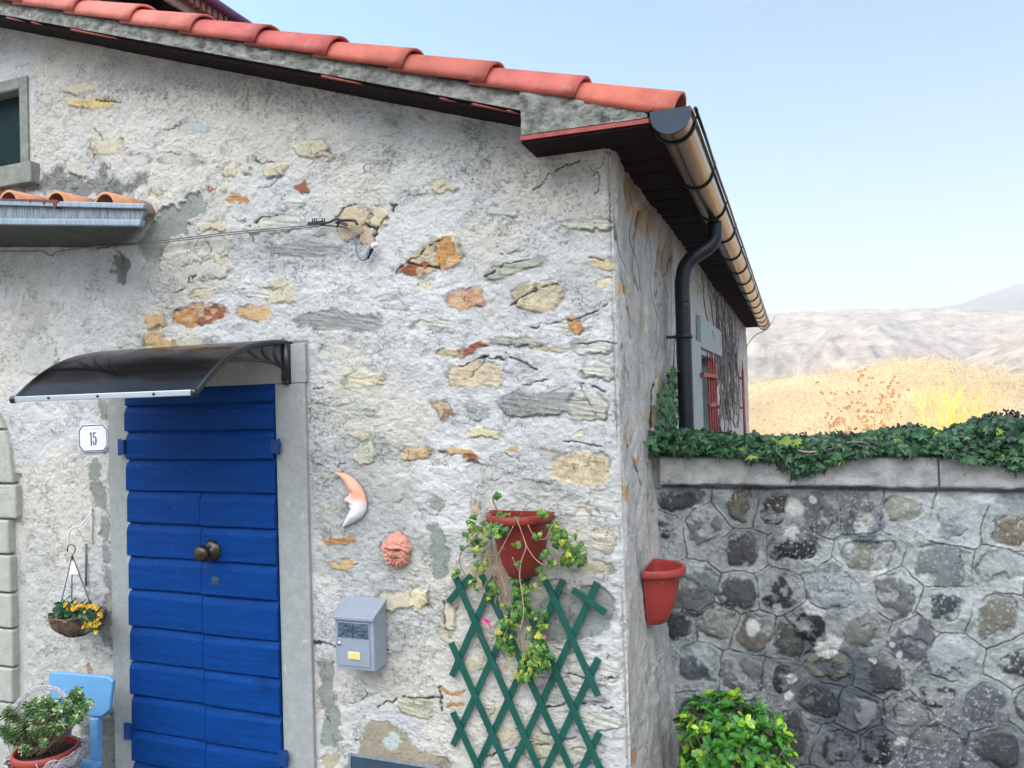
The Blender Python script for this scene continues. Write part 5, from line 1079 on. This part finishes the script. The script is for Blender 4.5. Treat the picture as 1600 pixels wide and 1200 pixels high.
for p in C5:
    p = Vector(p); nn_ = Vector((random.gauss(0, .4), -1, random.gauss(.4, .3))).normalized(); a_ = nn_.orthogonal().normalized(); b__ = nn_.cross(a_); r0 = random.uniform(.009, .014)
    for j in range(5):
        t = j*1.257+.2; d = a_*math.cos(t)+b__*math.sin(t); e_ = a_*math.cos(t+.5)+b__*math.sin(t+.5); f_ = a_*math.cos(t-.5)+b__*math.sin(t-.5); g_ = random.uniform(.85, 1.05)
        fl_.add([p, p+f_*r0*.8+nn_*.003, p+d*r0+nn_*.004, p+e_*r0*.8+nn_*.003], [(0, 1, 2, 3)], (.82*g_, .50*g_, .01))
    fl_.add([p+nn_*.004+a_*.003, p+nn_*.004+b__*.003, p+nn_*.004-a_*.003, p+nn_*.004-b__*.003], [(0, 1, 2, 3)], (.7, .22, .01))
fl_.build('flowers', M['petal'], pr_, colattr=True, fix=False)
b = MB()
for p in C5[::2]: b.tube(smooth_path([Vector(p)+Vector((0, .004, 0)), Vector(p)*.6+bcx*.4+Vector((0, 0, .012)), bcx+Vector((.0, 0, .0))], 3), .0017, 4)
b.build('stalks', mat('green stalk', (.05, .12, .03), .6), pr_); settle(pr_)

# ---- light blue chair against the wall
ch = thing('chair', 'light blue painted wooden chair against the wall left of the door', 'chair', (-3.1, -.4, -.62))
YC = -.20
bp = [(75, 1056), (79, 1050), (166, 1057), (176, 1064), (170, 1110), (158, 1121), (84, 1112), (77, 1104)]
b = MB(); b.prism(bp, lambda p: uv(p[0], p[1], 1, YC-.012), lambda p: uv(p[0], p[1], 1, YC-.012)+Vector((0, .024, 0))); b.build('backrest', M['chair'], ch, .008, seg=3)
x0, x1 = uv(98, 1150, 1, YC).x, uv(150, 1150, 1, YC).x; zs_ = -.22
for xx in (x0+.02, x1-.0):
    b = MB(); b.prism([(xx-.026, uv(98, 1113, 1, YC).z), (xx+.026, uv(98, 1113, 1, YC).z+.0), (xx+.022, -.60), (xx-.022, -.60)], lambda p: (p[0], YC-.018, p[1]), lambda p: (p[0], YC+.02, p[1])); b.build('back_leg', M['chair'], ch, .006)
for xx in (x0-.01, x1+.03):
    b = MB(); b.bb(xx-.02, xx+.02, YC-.44, YC-.40, -.62, zs_-.02); b.build('front_leg', M['chair'], ch, .005)
b = MB(); b.bb(x0-.07, x1+.07, YC-.46, YC-.0195, zs_-.02, zs_+.008); b.build('seat', M['chair'], ch, .01); 
b = MB(); b.bb(x0-.02, x1+.02, YC-.012, YC+.012, zs_-.24, zs_-.21); b.build('stretcher', M['chair'], ch, .004); settle(ch)

# ---- potted evergreen in a grey wicker basket, standing on the chair
rc = uv(72, 1168, 1, -.47); RP = .148
bk = thing('wicker_basket', 'grey wicker handled basket standing on the blue chair', 'basket', (rc.x, rc.y, zs_+.01))
zb0 = zs_+.012; hB = rc.z-.03-zb0
b = MB()
for k_ in range(15):
    z = zb0+hB*k_/14; r = .115+.06*k_/14
    b.tube([(rc.x+(r+.006*math.sin(a*14+k_*math.pi))*math.cos(a), rc.y+(r+.006*math.sin(a*14+k_*math.pi))*math.sin(a), z) for a in np.linspace(0, 2*math.pi, 85)], .0058, 5)
for a in np.linspace(0, 2*math.pi, 29)[:-1]: b.tube([(rc.x+.115*math.cos(a), rc.y+.115*math.sin(a), zb0), (rc.x+.176*math.cos(a), rc.y+.176*math.sin(a), zb0+hB+.005)], .0045, 4)
for q_ in range(26):
    a0 = random.uniform(-.9, .5); p = [(rc.x+(.18+random.uniform(-.004, .012))*math.cos(a0+t), rc.y+(.18+random.uniform(-.004, .012))*math.sin(a0+t), zb0+hB+random.uniform(-.03, .035)) for t in np.linspace(0, random.uniform(.5, 1.2), 6)]; b.tube(smooth_path(p, 3), .0028, 4)
b.build('weave', M['wicker'], bk)
b = MB(); hp = [(18, 1190), (9, 1160), (12, 1128), (26, 1100), (46, 1082), (68, 1074), (90, 1078), (104, 1092), (112, 1112)]
for k_ in range(5):
    p = [uv(a+math.sin(i*1.3+k_*1.26)*2.4, b_+math.cos(i*1.3+k_*1.26)*2.4, 1, rc.y-.03+.05*i/8) for i, (a, b_) in enumerate(hp)]; b.tube(smooth_path(p, 5), .0042, 5)
b.build('handle', M['wicker'], bk); settle(bk)
pt = thing('clay_pot', 'round brick red pot inside the grey wicker basket', 'flower pot', (rc.x, rc.y, rc.z-.20))
b = MB(); b.lathe([(0, -.19), (.095, -.19), (.10, -.185), (.128, -.045), (.130, -.042), (.146, -.040), (.150, -.032), (.150, -.006), (.144, 0), (.136, 0), (.134, -.01), (.126, -.045)], rc, 36); b.build('pot', M['pot3'], pt)
b = MB(); b.lathe([(0, -.026), (.06, -.028), (.132, -.034)], rc, 24); b.build('soil', M['soil'], pt); settle(pt)
ev = thing('potted_shrub', 'small leafed grey green shrub with cream edged leaves in the clay pot', 'plant', tuple(rc))
Ps, Ns, Ts, Ss, Cs = [], [], [], [], []; stm = MB()
tips = [(30, 1128, 14), (44, 1098, 10), (52, 1120, 16), (70, 1112, 16), (86, 1118, 14), (100, 1105, 12), (120, 1082, 9), (124, 1098, 12), (136, 1098, 8), (110, 1120, 14), (128, 1115, 10), (66, 1140, 14), (44, 1148, 14), (20, 1150, 12), (58, 1098, 12), (12, 1112, 9), (8, 1140, 10), (74, 1092, 8), (96, 1130, 12), (34, 1170, 12), (42, 1172, 10), (24, 1136, 12), (84, 1100, 12), (56, 1155, 12)]
for cx, cy, sp_ in tips:
    for rep in range(6):
        tip_ = Vector(un(cx+random.gauss(0, .5)*sp_, cy+random.gauss(0, .5)*sp_, 1, rc.y+random.gauss(-.03, .055))); base_ = rc+Vector((random.gauss(0, .03), random.gauss(0, .03), -.01)); mid = base_*.5+tip_*.5+Vector((0, 0, -.02))
        stm.tube(smooth_path([base_, mid, tip_], 3), .0013, 4); dr_ = (tip_-mid).normalized(); o_ = dr_.orthogonal().normalized(); o2 = dr_.cross(o_)
        for k_ in range(5):
            for m_ in range(4):
                a = m_*1.57+k_*.8; rad_ = o_*math.cos(a)+o2*math.sin(a); Ps.append(tip_-dr_*k_*.013); Ts.append(rad_*(.55+.14*k_)+dr_*.7); Ns.append(dr_-rad_*.4); Ss.append(random.uniform(.019, .031)*(1 if k_ else .7))
                t = random.random(); c = np.array([.045, .12, .035])*(1-t)+np.array([.14, .27, .07])*t
                if random.random() < .22: c = np.array([.42, .50, .28])
                if k_ == 0: c = c*1.3+.03
                Cs.append(c)
leaves('foliage', oval_leaf(.26, .5), np.array(Ps), np.array([tuple(v) for v in Ns]), np.array([tuple(v) for v in Ts]), np.array(Ss), np.array(Cs), M['leaf'], ev); stm.build('stems', M['stem'], ev); settle(ev)

# ---- overhead cable on the front wall
ca = thing('overhead_cable', 'thin twin cable strung across the plaster to a black clamp and porcelain insulator', 'cable', tuple(uv(545, 350)))
for dy in (0, 3.0):
    b = MB(); p = [uv(a, b_+dy*(1 if a > 150 else .2), 1, -.03) for a, b_ in [(-60, 392), (40, 392), (66, 392), (74, 397), (82, 399), (90, 393), (140, 386), (250, 376), (370, 362), (480, 352.5), (500, 350)]]; b.tube(smooth_path(p, 3), .0032, 6); b.build('wire', M['cable'], ca)
b = MB()
for pts, r in [([(500,350),(515,347),(524,343),(530,342)], .006), ([(526,350),(530,345),(542,344),(554,345),(558,351)], .0075), ([(528,346),(537,351),(543,352)], .005), ([(526,355),(532,348),(542,350)], .004)]: b.tube(smooth_path([uv(a, c, 1, -.045) for a, c in pts], 4), r, 8)
for x in (488, 491, 494, 503, 507): b.tube([uv(x, 341, 1, -.04), uv(x+1, 351, 1, -.035)], .0035, 5)
b.bb(uv(489, 352).x, uv(512, 352).x, -.045, -.03, uv(500, 352).z-.004, uv(500, 352).z+.010); b.build('clamp', M['black'], ca)
b = MB(); b.tube(smooth_path([uv(a, c, 1, -.03) for a, c in [(500,352),(520,353),(540,356),(552,364),(556,380),(558,396),(563,405),(570,406),(575,398),(578,384)]], 4), .0045, 6); b.build('drop_wire', M['cable'], ca)
b = MB(); b.tube(smooth_path([uv(a, c, 1, -.02) for a, c in [(574,404),(578,396),(582,388)]], 3), .008, 8); b.build('insulator_arm', M['dark'], ca)
b = MB(); p = uv(586, 383, 1, -.03); b.lathe([(0, -.016), (.012, -.016), (.0145, -.010), (.010, -.004), (.014, .003), (.013, .012), (.006, .016), (0, .016)], p, 16, M=Matrix.Rotation(R_(75), 3, 'Y')); b.build('insulator', M['insul'], ca); settle(ca)
fw = MB(); fw.tube(smooth_path([uv(a, c, 1, 10.1) for a, c in [(1163, 560), (1168, 540), (1180, 524), (1196, 516), (1206, 504), (1212, 492)]], 4), .008, 5); tag(fw.build('loose_wire', M['palestem'], None), 'loose curl of wire sticking out from the far corner of the house', 'wire')

# ================================================================== NEIGHBOURING HOUSE (upper left)
nb = thing('neighbouring_house', 'taller house rising behind with a dark boarded eave and purple gutter edge', 'house', (-7, 6, -.62))
XE_ = -5.2; E1 = uv(358, 20, 0, XE_); ze = E1.z
def nbox(name, x0, x1, z0, z1, m, y0=.9, y1=9.5, bev=0):
    q_ = MB(); q_.bb(x0, x1, y0, y1, z0, z1); return q_.build(name, m, nb, bev)
q_ = MB(); q_.tube([(XE_, .85, ze), (XE_, 9.55, ze)], .055, 10); q_.build('gutter', mat('violet brown gutter', (.10, .035, .11), .5, var=.2), nb)
q_ = MB(); y_ = .95
while y_ < 9.4: q_.bb(XE_-.13, XE_-.03, y_, y_+.055, ze-.14, ze-.035); y_ += .09
q_.build('tile_ends', mat('brown tile ends', (.24, .13, .11), .9, var=.3, scale=30, bump=.5), nb)
nbox('eave_board', XE_-.17, XE_-.135, ze-.21, ze-.05, mat('weathered pale eave board', (.36, .31, .29), .8, var=.3, scale=16))
nbox('roof_deck', XE_-2.8, XE_-.02, ze-.03, ze+.06, M['oldtile'])
nbox('soffit', XE_-.75, XE_-.172, ze-.10, ze-.035, M['soffit'])
nbox('wall', -9.5, XE_-.75, 3.0, ze-.036, mat('dim old render', (.10, .10, .11), .95, var=.4, scale=5, bump=.6), 1.1, 9.4)
y_ = 1.3
while y_ < 9.2:
    q_ = MB(); q_.bb(XE_-.75, XE_-.18, y_, y_+.08, ze-.19, ze-.101); q_.build('rafter', M['soffit'], nb); y_ += .6
settle(nb)

# ================================================================== GROUND, HILLS, HAZE
gm = mat('worn paving and earth', (.15, .135, .12), .95, var=.3, scale=.8, bump=.5, bscale=6)
gyv = np.concatenate([-np.geomspace(7000, 4, 40), np.linspace(-3, 14, 40), np.geomspace(15, 7000, 60)]); gxv = np.concatenate([-np.geomspace(7000, 8, 40), np.linspace(-7, 7, 30), np.geomspace(8, 7000, 40)])
GX, GY = np.meshgrid(gxv, gyv); GZ = -.62-46*sst(16, 200, GY)-.01*(fbm(GX*.7, GY*.7, 600, 3)-.5)
o = np_mesh('ground', np.stack([GX, GY, GZ], -1).reshape(-1, 3), grid_faces(len(gxv), len(gyv)), gm); o['kind'] = 'structure'
def terrain_mat(name, c1, c2, c3, sc, snow=None):
    m = bpy.data.materials.new(name); m.use_nodes = True; N = m.node_tree.nodes; L = m.node_tree.links; p = N['Principled BSDF']; p.inputs['Roughness'].default_value = 1; p.inputs['Specular IOR Level'].default_value = .05
    t = N.new('ShaderNodeTexCoord'); n1 = N.new('ShaderNodeTexNoise'); n1.inputs['Scale'].default_value = sc; n1.inputs['Detail'].default_value = 10; n1.inputs['Roughness'].default_value = .75; L.new(t.outputs['Object'], n1.inputs['Vector'])
    r = N.new('ShaderNodeValToRGB'); L.new(n1.outputs['Fac'], r.inputs[0]); r.color_ramp.elements[0].position = .34; r.color_ramp.elements[1].position = .66; r.color_ramp.elements[0].color = (*c1, 1); r.color_ramp.elements[1].color = (*c3, 1); e = r.color_ramp.elements.new(.5); e.color = (*c2, 1)
    L.new(r.outputs[0], p.inputs['Base Color'])
    n2 = N.new('ShaderNodeTexNoise'); n2.inputs['Scale'].default_value = sc*9; n2.inputs['Detail'].default_value = 8; n2.inputs['Roughness'].default_value = .8; L.new(t.outputs['Object'], n2.inputs['Vector'])
    b = N.new('ShaderNodeBump'); b.inputs['Strength'].default_value = 1; b.inputs['Distance'].default_value = .35/sc*.1; L.new(n2.outputs['Fac'], b.inputs['Height']); L.new(b.outputs[0], p.inputs['Normal'])
    return m
def ridge(name, pts, D, base, m, amp, ns, front=.5, seed=0):
    az = []; el = []
    for px, py in pts:
        dd_ = un(px, py, 1, 1000.)-CAM; az.append(math.atan2(dd_[0], dd_[1])); el.append(dd_[2]/math.hypot(dd_[0], dd_[1]))
    A = np.linspace(az[0], az[-1], 520); top = np.interp(A, az, el)*D+CAM[2]
    rr_ = np.concatenate([np.linspace(front, 1, 90), np.linspace(1.02, 1.35, 16)]); AA, RR = np.meshgrid(A, rr_)
    t = np.clip((RR-front)/(1-front), 0, 1); back = np.clip((RR-1)/.35, 0, 1)
    xx = CAM[0]+np.sin(AA)*RR*D; yy = CAM[1]+np.cos(AA)*RR*D
    nzv = fbm(xx*ns, yy*ns, seed, 6, .55)-.5; rdg = 1-abs(2*fbm(xx*ns*.6+9, yy*ns*.6, seed+5, 4, .5)-1)*2
    zz_ = base+(top[None]-base)*(t**1.15)+(nzv*amp+(rdg-.5)*amp*.9)*np.sin(math.pi*np.clip(t, 0, 1))*1.0+nzv*amp*.12*t-back*(top[None]-base)*.5
    o = np_mesh(name, np.stack([xx, yy, zz_], -1).reshape(-1, 3), grid_faces(len(A), len(rr_)), m); o['kind'] = 'structure'
    return xx, yy, zz_, t
m_near = terrain_mat('autumn hillside', (.46, .34, .20), (.60, .45, .26), (.68, .54, .33), .03)
m_mid = terrain_mat('wooded ridge', (.06, .07, .045), (.36, .29, .235), (.60, .49, .42), .034)
m_far = terrain_mat('blue mountain', (.10, .12, .14), (.16, .17, .19), (.24, .25, .28), .002)
ridge('mountain', [(900, 500), (1300, 505), (1400, 488), (1425, 482), (1462, 480), (1500, 474), (1530, 462), (1560, 453), (1585, 444), (1600, 442), (1640, 446), (1720, 430), (1900, 470), (2500, 480)], 3400, -100, m_far, 120, .0016, seed=800)
ridge('far_hill', [(-400, 500), (900, 500), (1100, 496), (1165, 492), (1200, 491), (1250, 487), (1290, 484), (1350, 483), (1420, 483), (1480, 482), (1540, 486), (1600, 487), (1800, 500), (2500, 480)], 2000, -120, m_mid, 100, .0055, .42, seed=810)
ridge('side_hill', [(1340, 640), (1440, 600), (1500, 566), (1540, 548), (1570, 534), (1600, 522), (1700, 490), (2200, 440), (2700, 440)], 1150, -90, m_mid, 60, .005, .5, seed=820)
nxx, nyy, nzz_, nt = ridge('near_hill', [(-300, 620), (900, 612), (1100, 606), (1165, 601), (1210, 594), (1250, 588), (1300, 583), (1350, 575), (1400, 566), (1440, 561), (1480, 564), (1520, 574), (1560, 582), (1600, 592), (1700, 600), (2300, 560), (2700, 580)], 420, -46, m_near, 14, .012, .42, seed=830)
# leafless wood covering the near hill: one mass of small twiggy crowns
n = 24000; ii = RNG.randint(0, nt.shape[1]-1, n); jj = RNG.randint(4, 92, n); q = (ii > 60); ii = ii[q]; jj = jj[q]; n = len(ii)
fi = ru(0, 1, n); P = np.stack([nxx[jj, ii]*(1-fi)+nxx[jj, ii+1]*fi, nyy[jj, ii]*(1-fi)+nyy[jj, ii+1]*fi, nzz_[jj, ii]*(1-fi)+nzz_[jj, ii+1]*fi], -1)
K = 9; P3 = np.repeat(P, K, 0)+rn(n*K, 3)*np.array([1.5, 1.5, 1.3])+np.array([0, 0, 2.4]); tv = np.array([(0, 0, 0), (.5, .2, 0), (.1, .9, .1)]); tf = np.array([(0, 1, 2)])
cc = greens(n, (.58, .43, .26), (.70, .55, .34), (.46, .44, .24), .12); cc = np.repeat(cc, K, 0)*ru(.8, 1.2, n*K)[:, None]
wd = leaves('hillside_wood', (tv, tf), P3, rn(n*K, 3), rn(n*K, 3)+np.array([0, 0, 1.]), ru(.5, 1.3, n*K), cc, mat('bare wood', (1, 1, 1), .9, var=.1, attr=True, trans=.25)); wd['kind'] = 'stuff'
# ---- bare shrubs just beyond the wall
def bare_shrub(label, px, ptop, wpx, c, Y0, seeds=False, nst=9, up_=1.2, cols=None):
    rg = random.Random(int(px)); gb = uv(px, 700, 1, Y0); zg = -.62-46*float(sst(16, 200, np.array(Y0))); base_ = Vector((gb.x, Y0, zg)); topz = uv(px, ptop, 1, Y0).z; Ht = topz-zg; Wd = abs(uv(px+wpx/2, 640, 1, Y0).x-gb.x)
    root = thing('bare_shrub', label, 'shrub', tuple(base_), 'bare shrubs behind the rubble wall'); b = MB(); sd_ = MB()
    def grow(p, dirv, L_, r, dep):
        pts = [p]; q_ = p
        for k_ in range(4): dirv = (dirv+Vector((rg.gauss(0, .10), rg.gauss(0, .10), .05))).normalized(); q_ = q_+dirv*L_/4; pts.append(q_)
        b.tube(pts, [r, r*.85, r*.7, r*.55, r*.35], 3 if dep else 5, cap=False)
        if dep < 3:
            for k_ in range(3 if dep else 4):
                i_ = rg.randint(1, 4); grow(pts[i_], (dirv+Vector((rg.gauss(0, .42), rg.gauss(0, .42), .15))).normalized(), L_*rg.uniform(.4, .62), r*.5, dep+1)
        elif seeds and rg.random() < .22:
            for k_ in range(2): v = Vector((rg.gauss(0, 1), rg.gauss(0, 1), rg.gauss(0, 1)))*.03; e_ = pts[-1]+v; sd_.add([e_, e_+Vector((.05, 0, .02)), e_+Vector((.02, .02, .07)), e_+Vector((-.02, 0, .04))], [(0, 1, 2, 3)])
    for i in range(nst):
        a = rg.uniform(-1, 1); grow(base_+Vector((a*.1, rg.uniform(-.1, .1), 0)), Vector((a*Wd/Ht*1.2, rg.uniform(-.2, .2), 1)).normalized(), Ht*rg.uniform(.48, .66), .017, 0)
    zs2 = sorted(v[2] for v in b.v); sc_ = Ht/max(.1, (zs2[-6]-zg))
    f_ = lambda v: (v[0], v[1], zg+(v[2]-zg)*sc_)
    b.v = [f_(v) for v in b.v]; sd_.v = [f_(v) for v in sd_.v]
    b.build('branches', mat('twigs', c, .8, var=.2), root, fix=False)
    if seeds: sd_.build('seed_heads', mat('dry seed heads', (.45, .24, .10), .9, var=.3), root, fix=False)
    settle(root)
bare_shrub('dense bright yellow stemmed shrub, tallest behind the middle of the ivy', 1474, 572, 90, (.88, .72, .16), 19, nst=20)
bare_shrub('straw yellow bare shrub right of the bright yellow one', 1528, 566, 100, (.78, .60, .26), 21, nst=12)
bare_shrub('rusty bare shrub with brown seed heads, left of the yellow shrubs', 1352, 578, 90, (.66, .42, .20), 18, True, nst=9)
bare_shrub('low orange bare shrub with seed heads nearer the house', 1318, 608, 70, (.66, .44, .22), 17, True, nst=6)
bare_shrub('thin pale bare shrub nearest the far corner of the house', 1222, 600, 80, (.75, .56, .30), 18, nst=7)
bare_shrub('wide spreading straw coloured bare shrub just left of the bright yellow one', 1430, 590, 100, (.75, .58, .28), 22, nst=8)
bare_shrub('short bare shrub at the right edge behind the ivy berries', 1585, 612, 80, (.7, .5, .26), 20, nst=7)
# ---- air
hz = MB(); hz.bb(-7400, 7400, -7300, 7400, -240, 560); o = hz.build('haze', None or bpy.data.materials.new('haze'), None); hm = o.data.materials[0]; hm.use_nodes = True
for nd in list(hm.node_tree.nodes):
    if nd.type != 'OUTPUT_MATERIAL': hm.node_tree.nodes.remove(nd)
pv = hm.node_tree.nodes.new('ShaderNodeVolumePrincipled'); pv.inputs['Color'].default_value = (.93, .95, 1, 1); pv.inputs['Density'].default_value = 4.6e-4; pv.inputs['Anisotropy'].default_value = 0.
out_ = [n_ for n_ in hm.node_tree.nodes if n_.type == 'OUTPUT_MATERIAL'][0]; hm.node_tree.links.new(pv.outputs[0], out_.inputs['Volume']); o['kind'] = 'stuff'
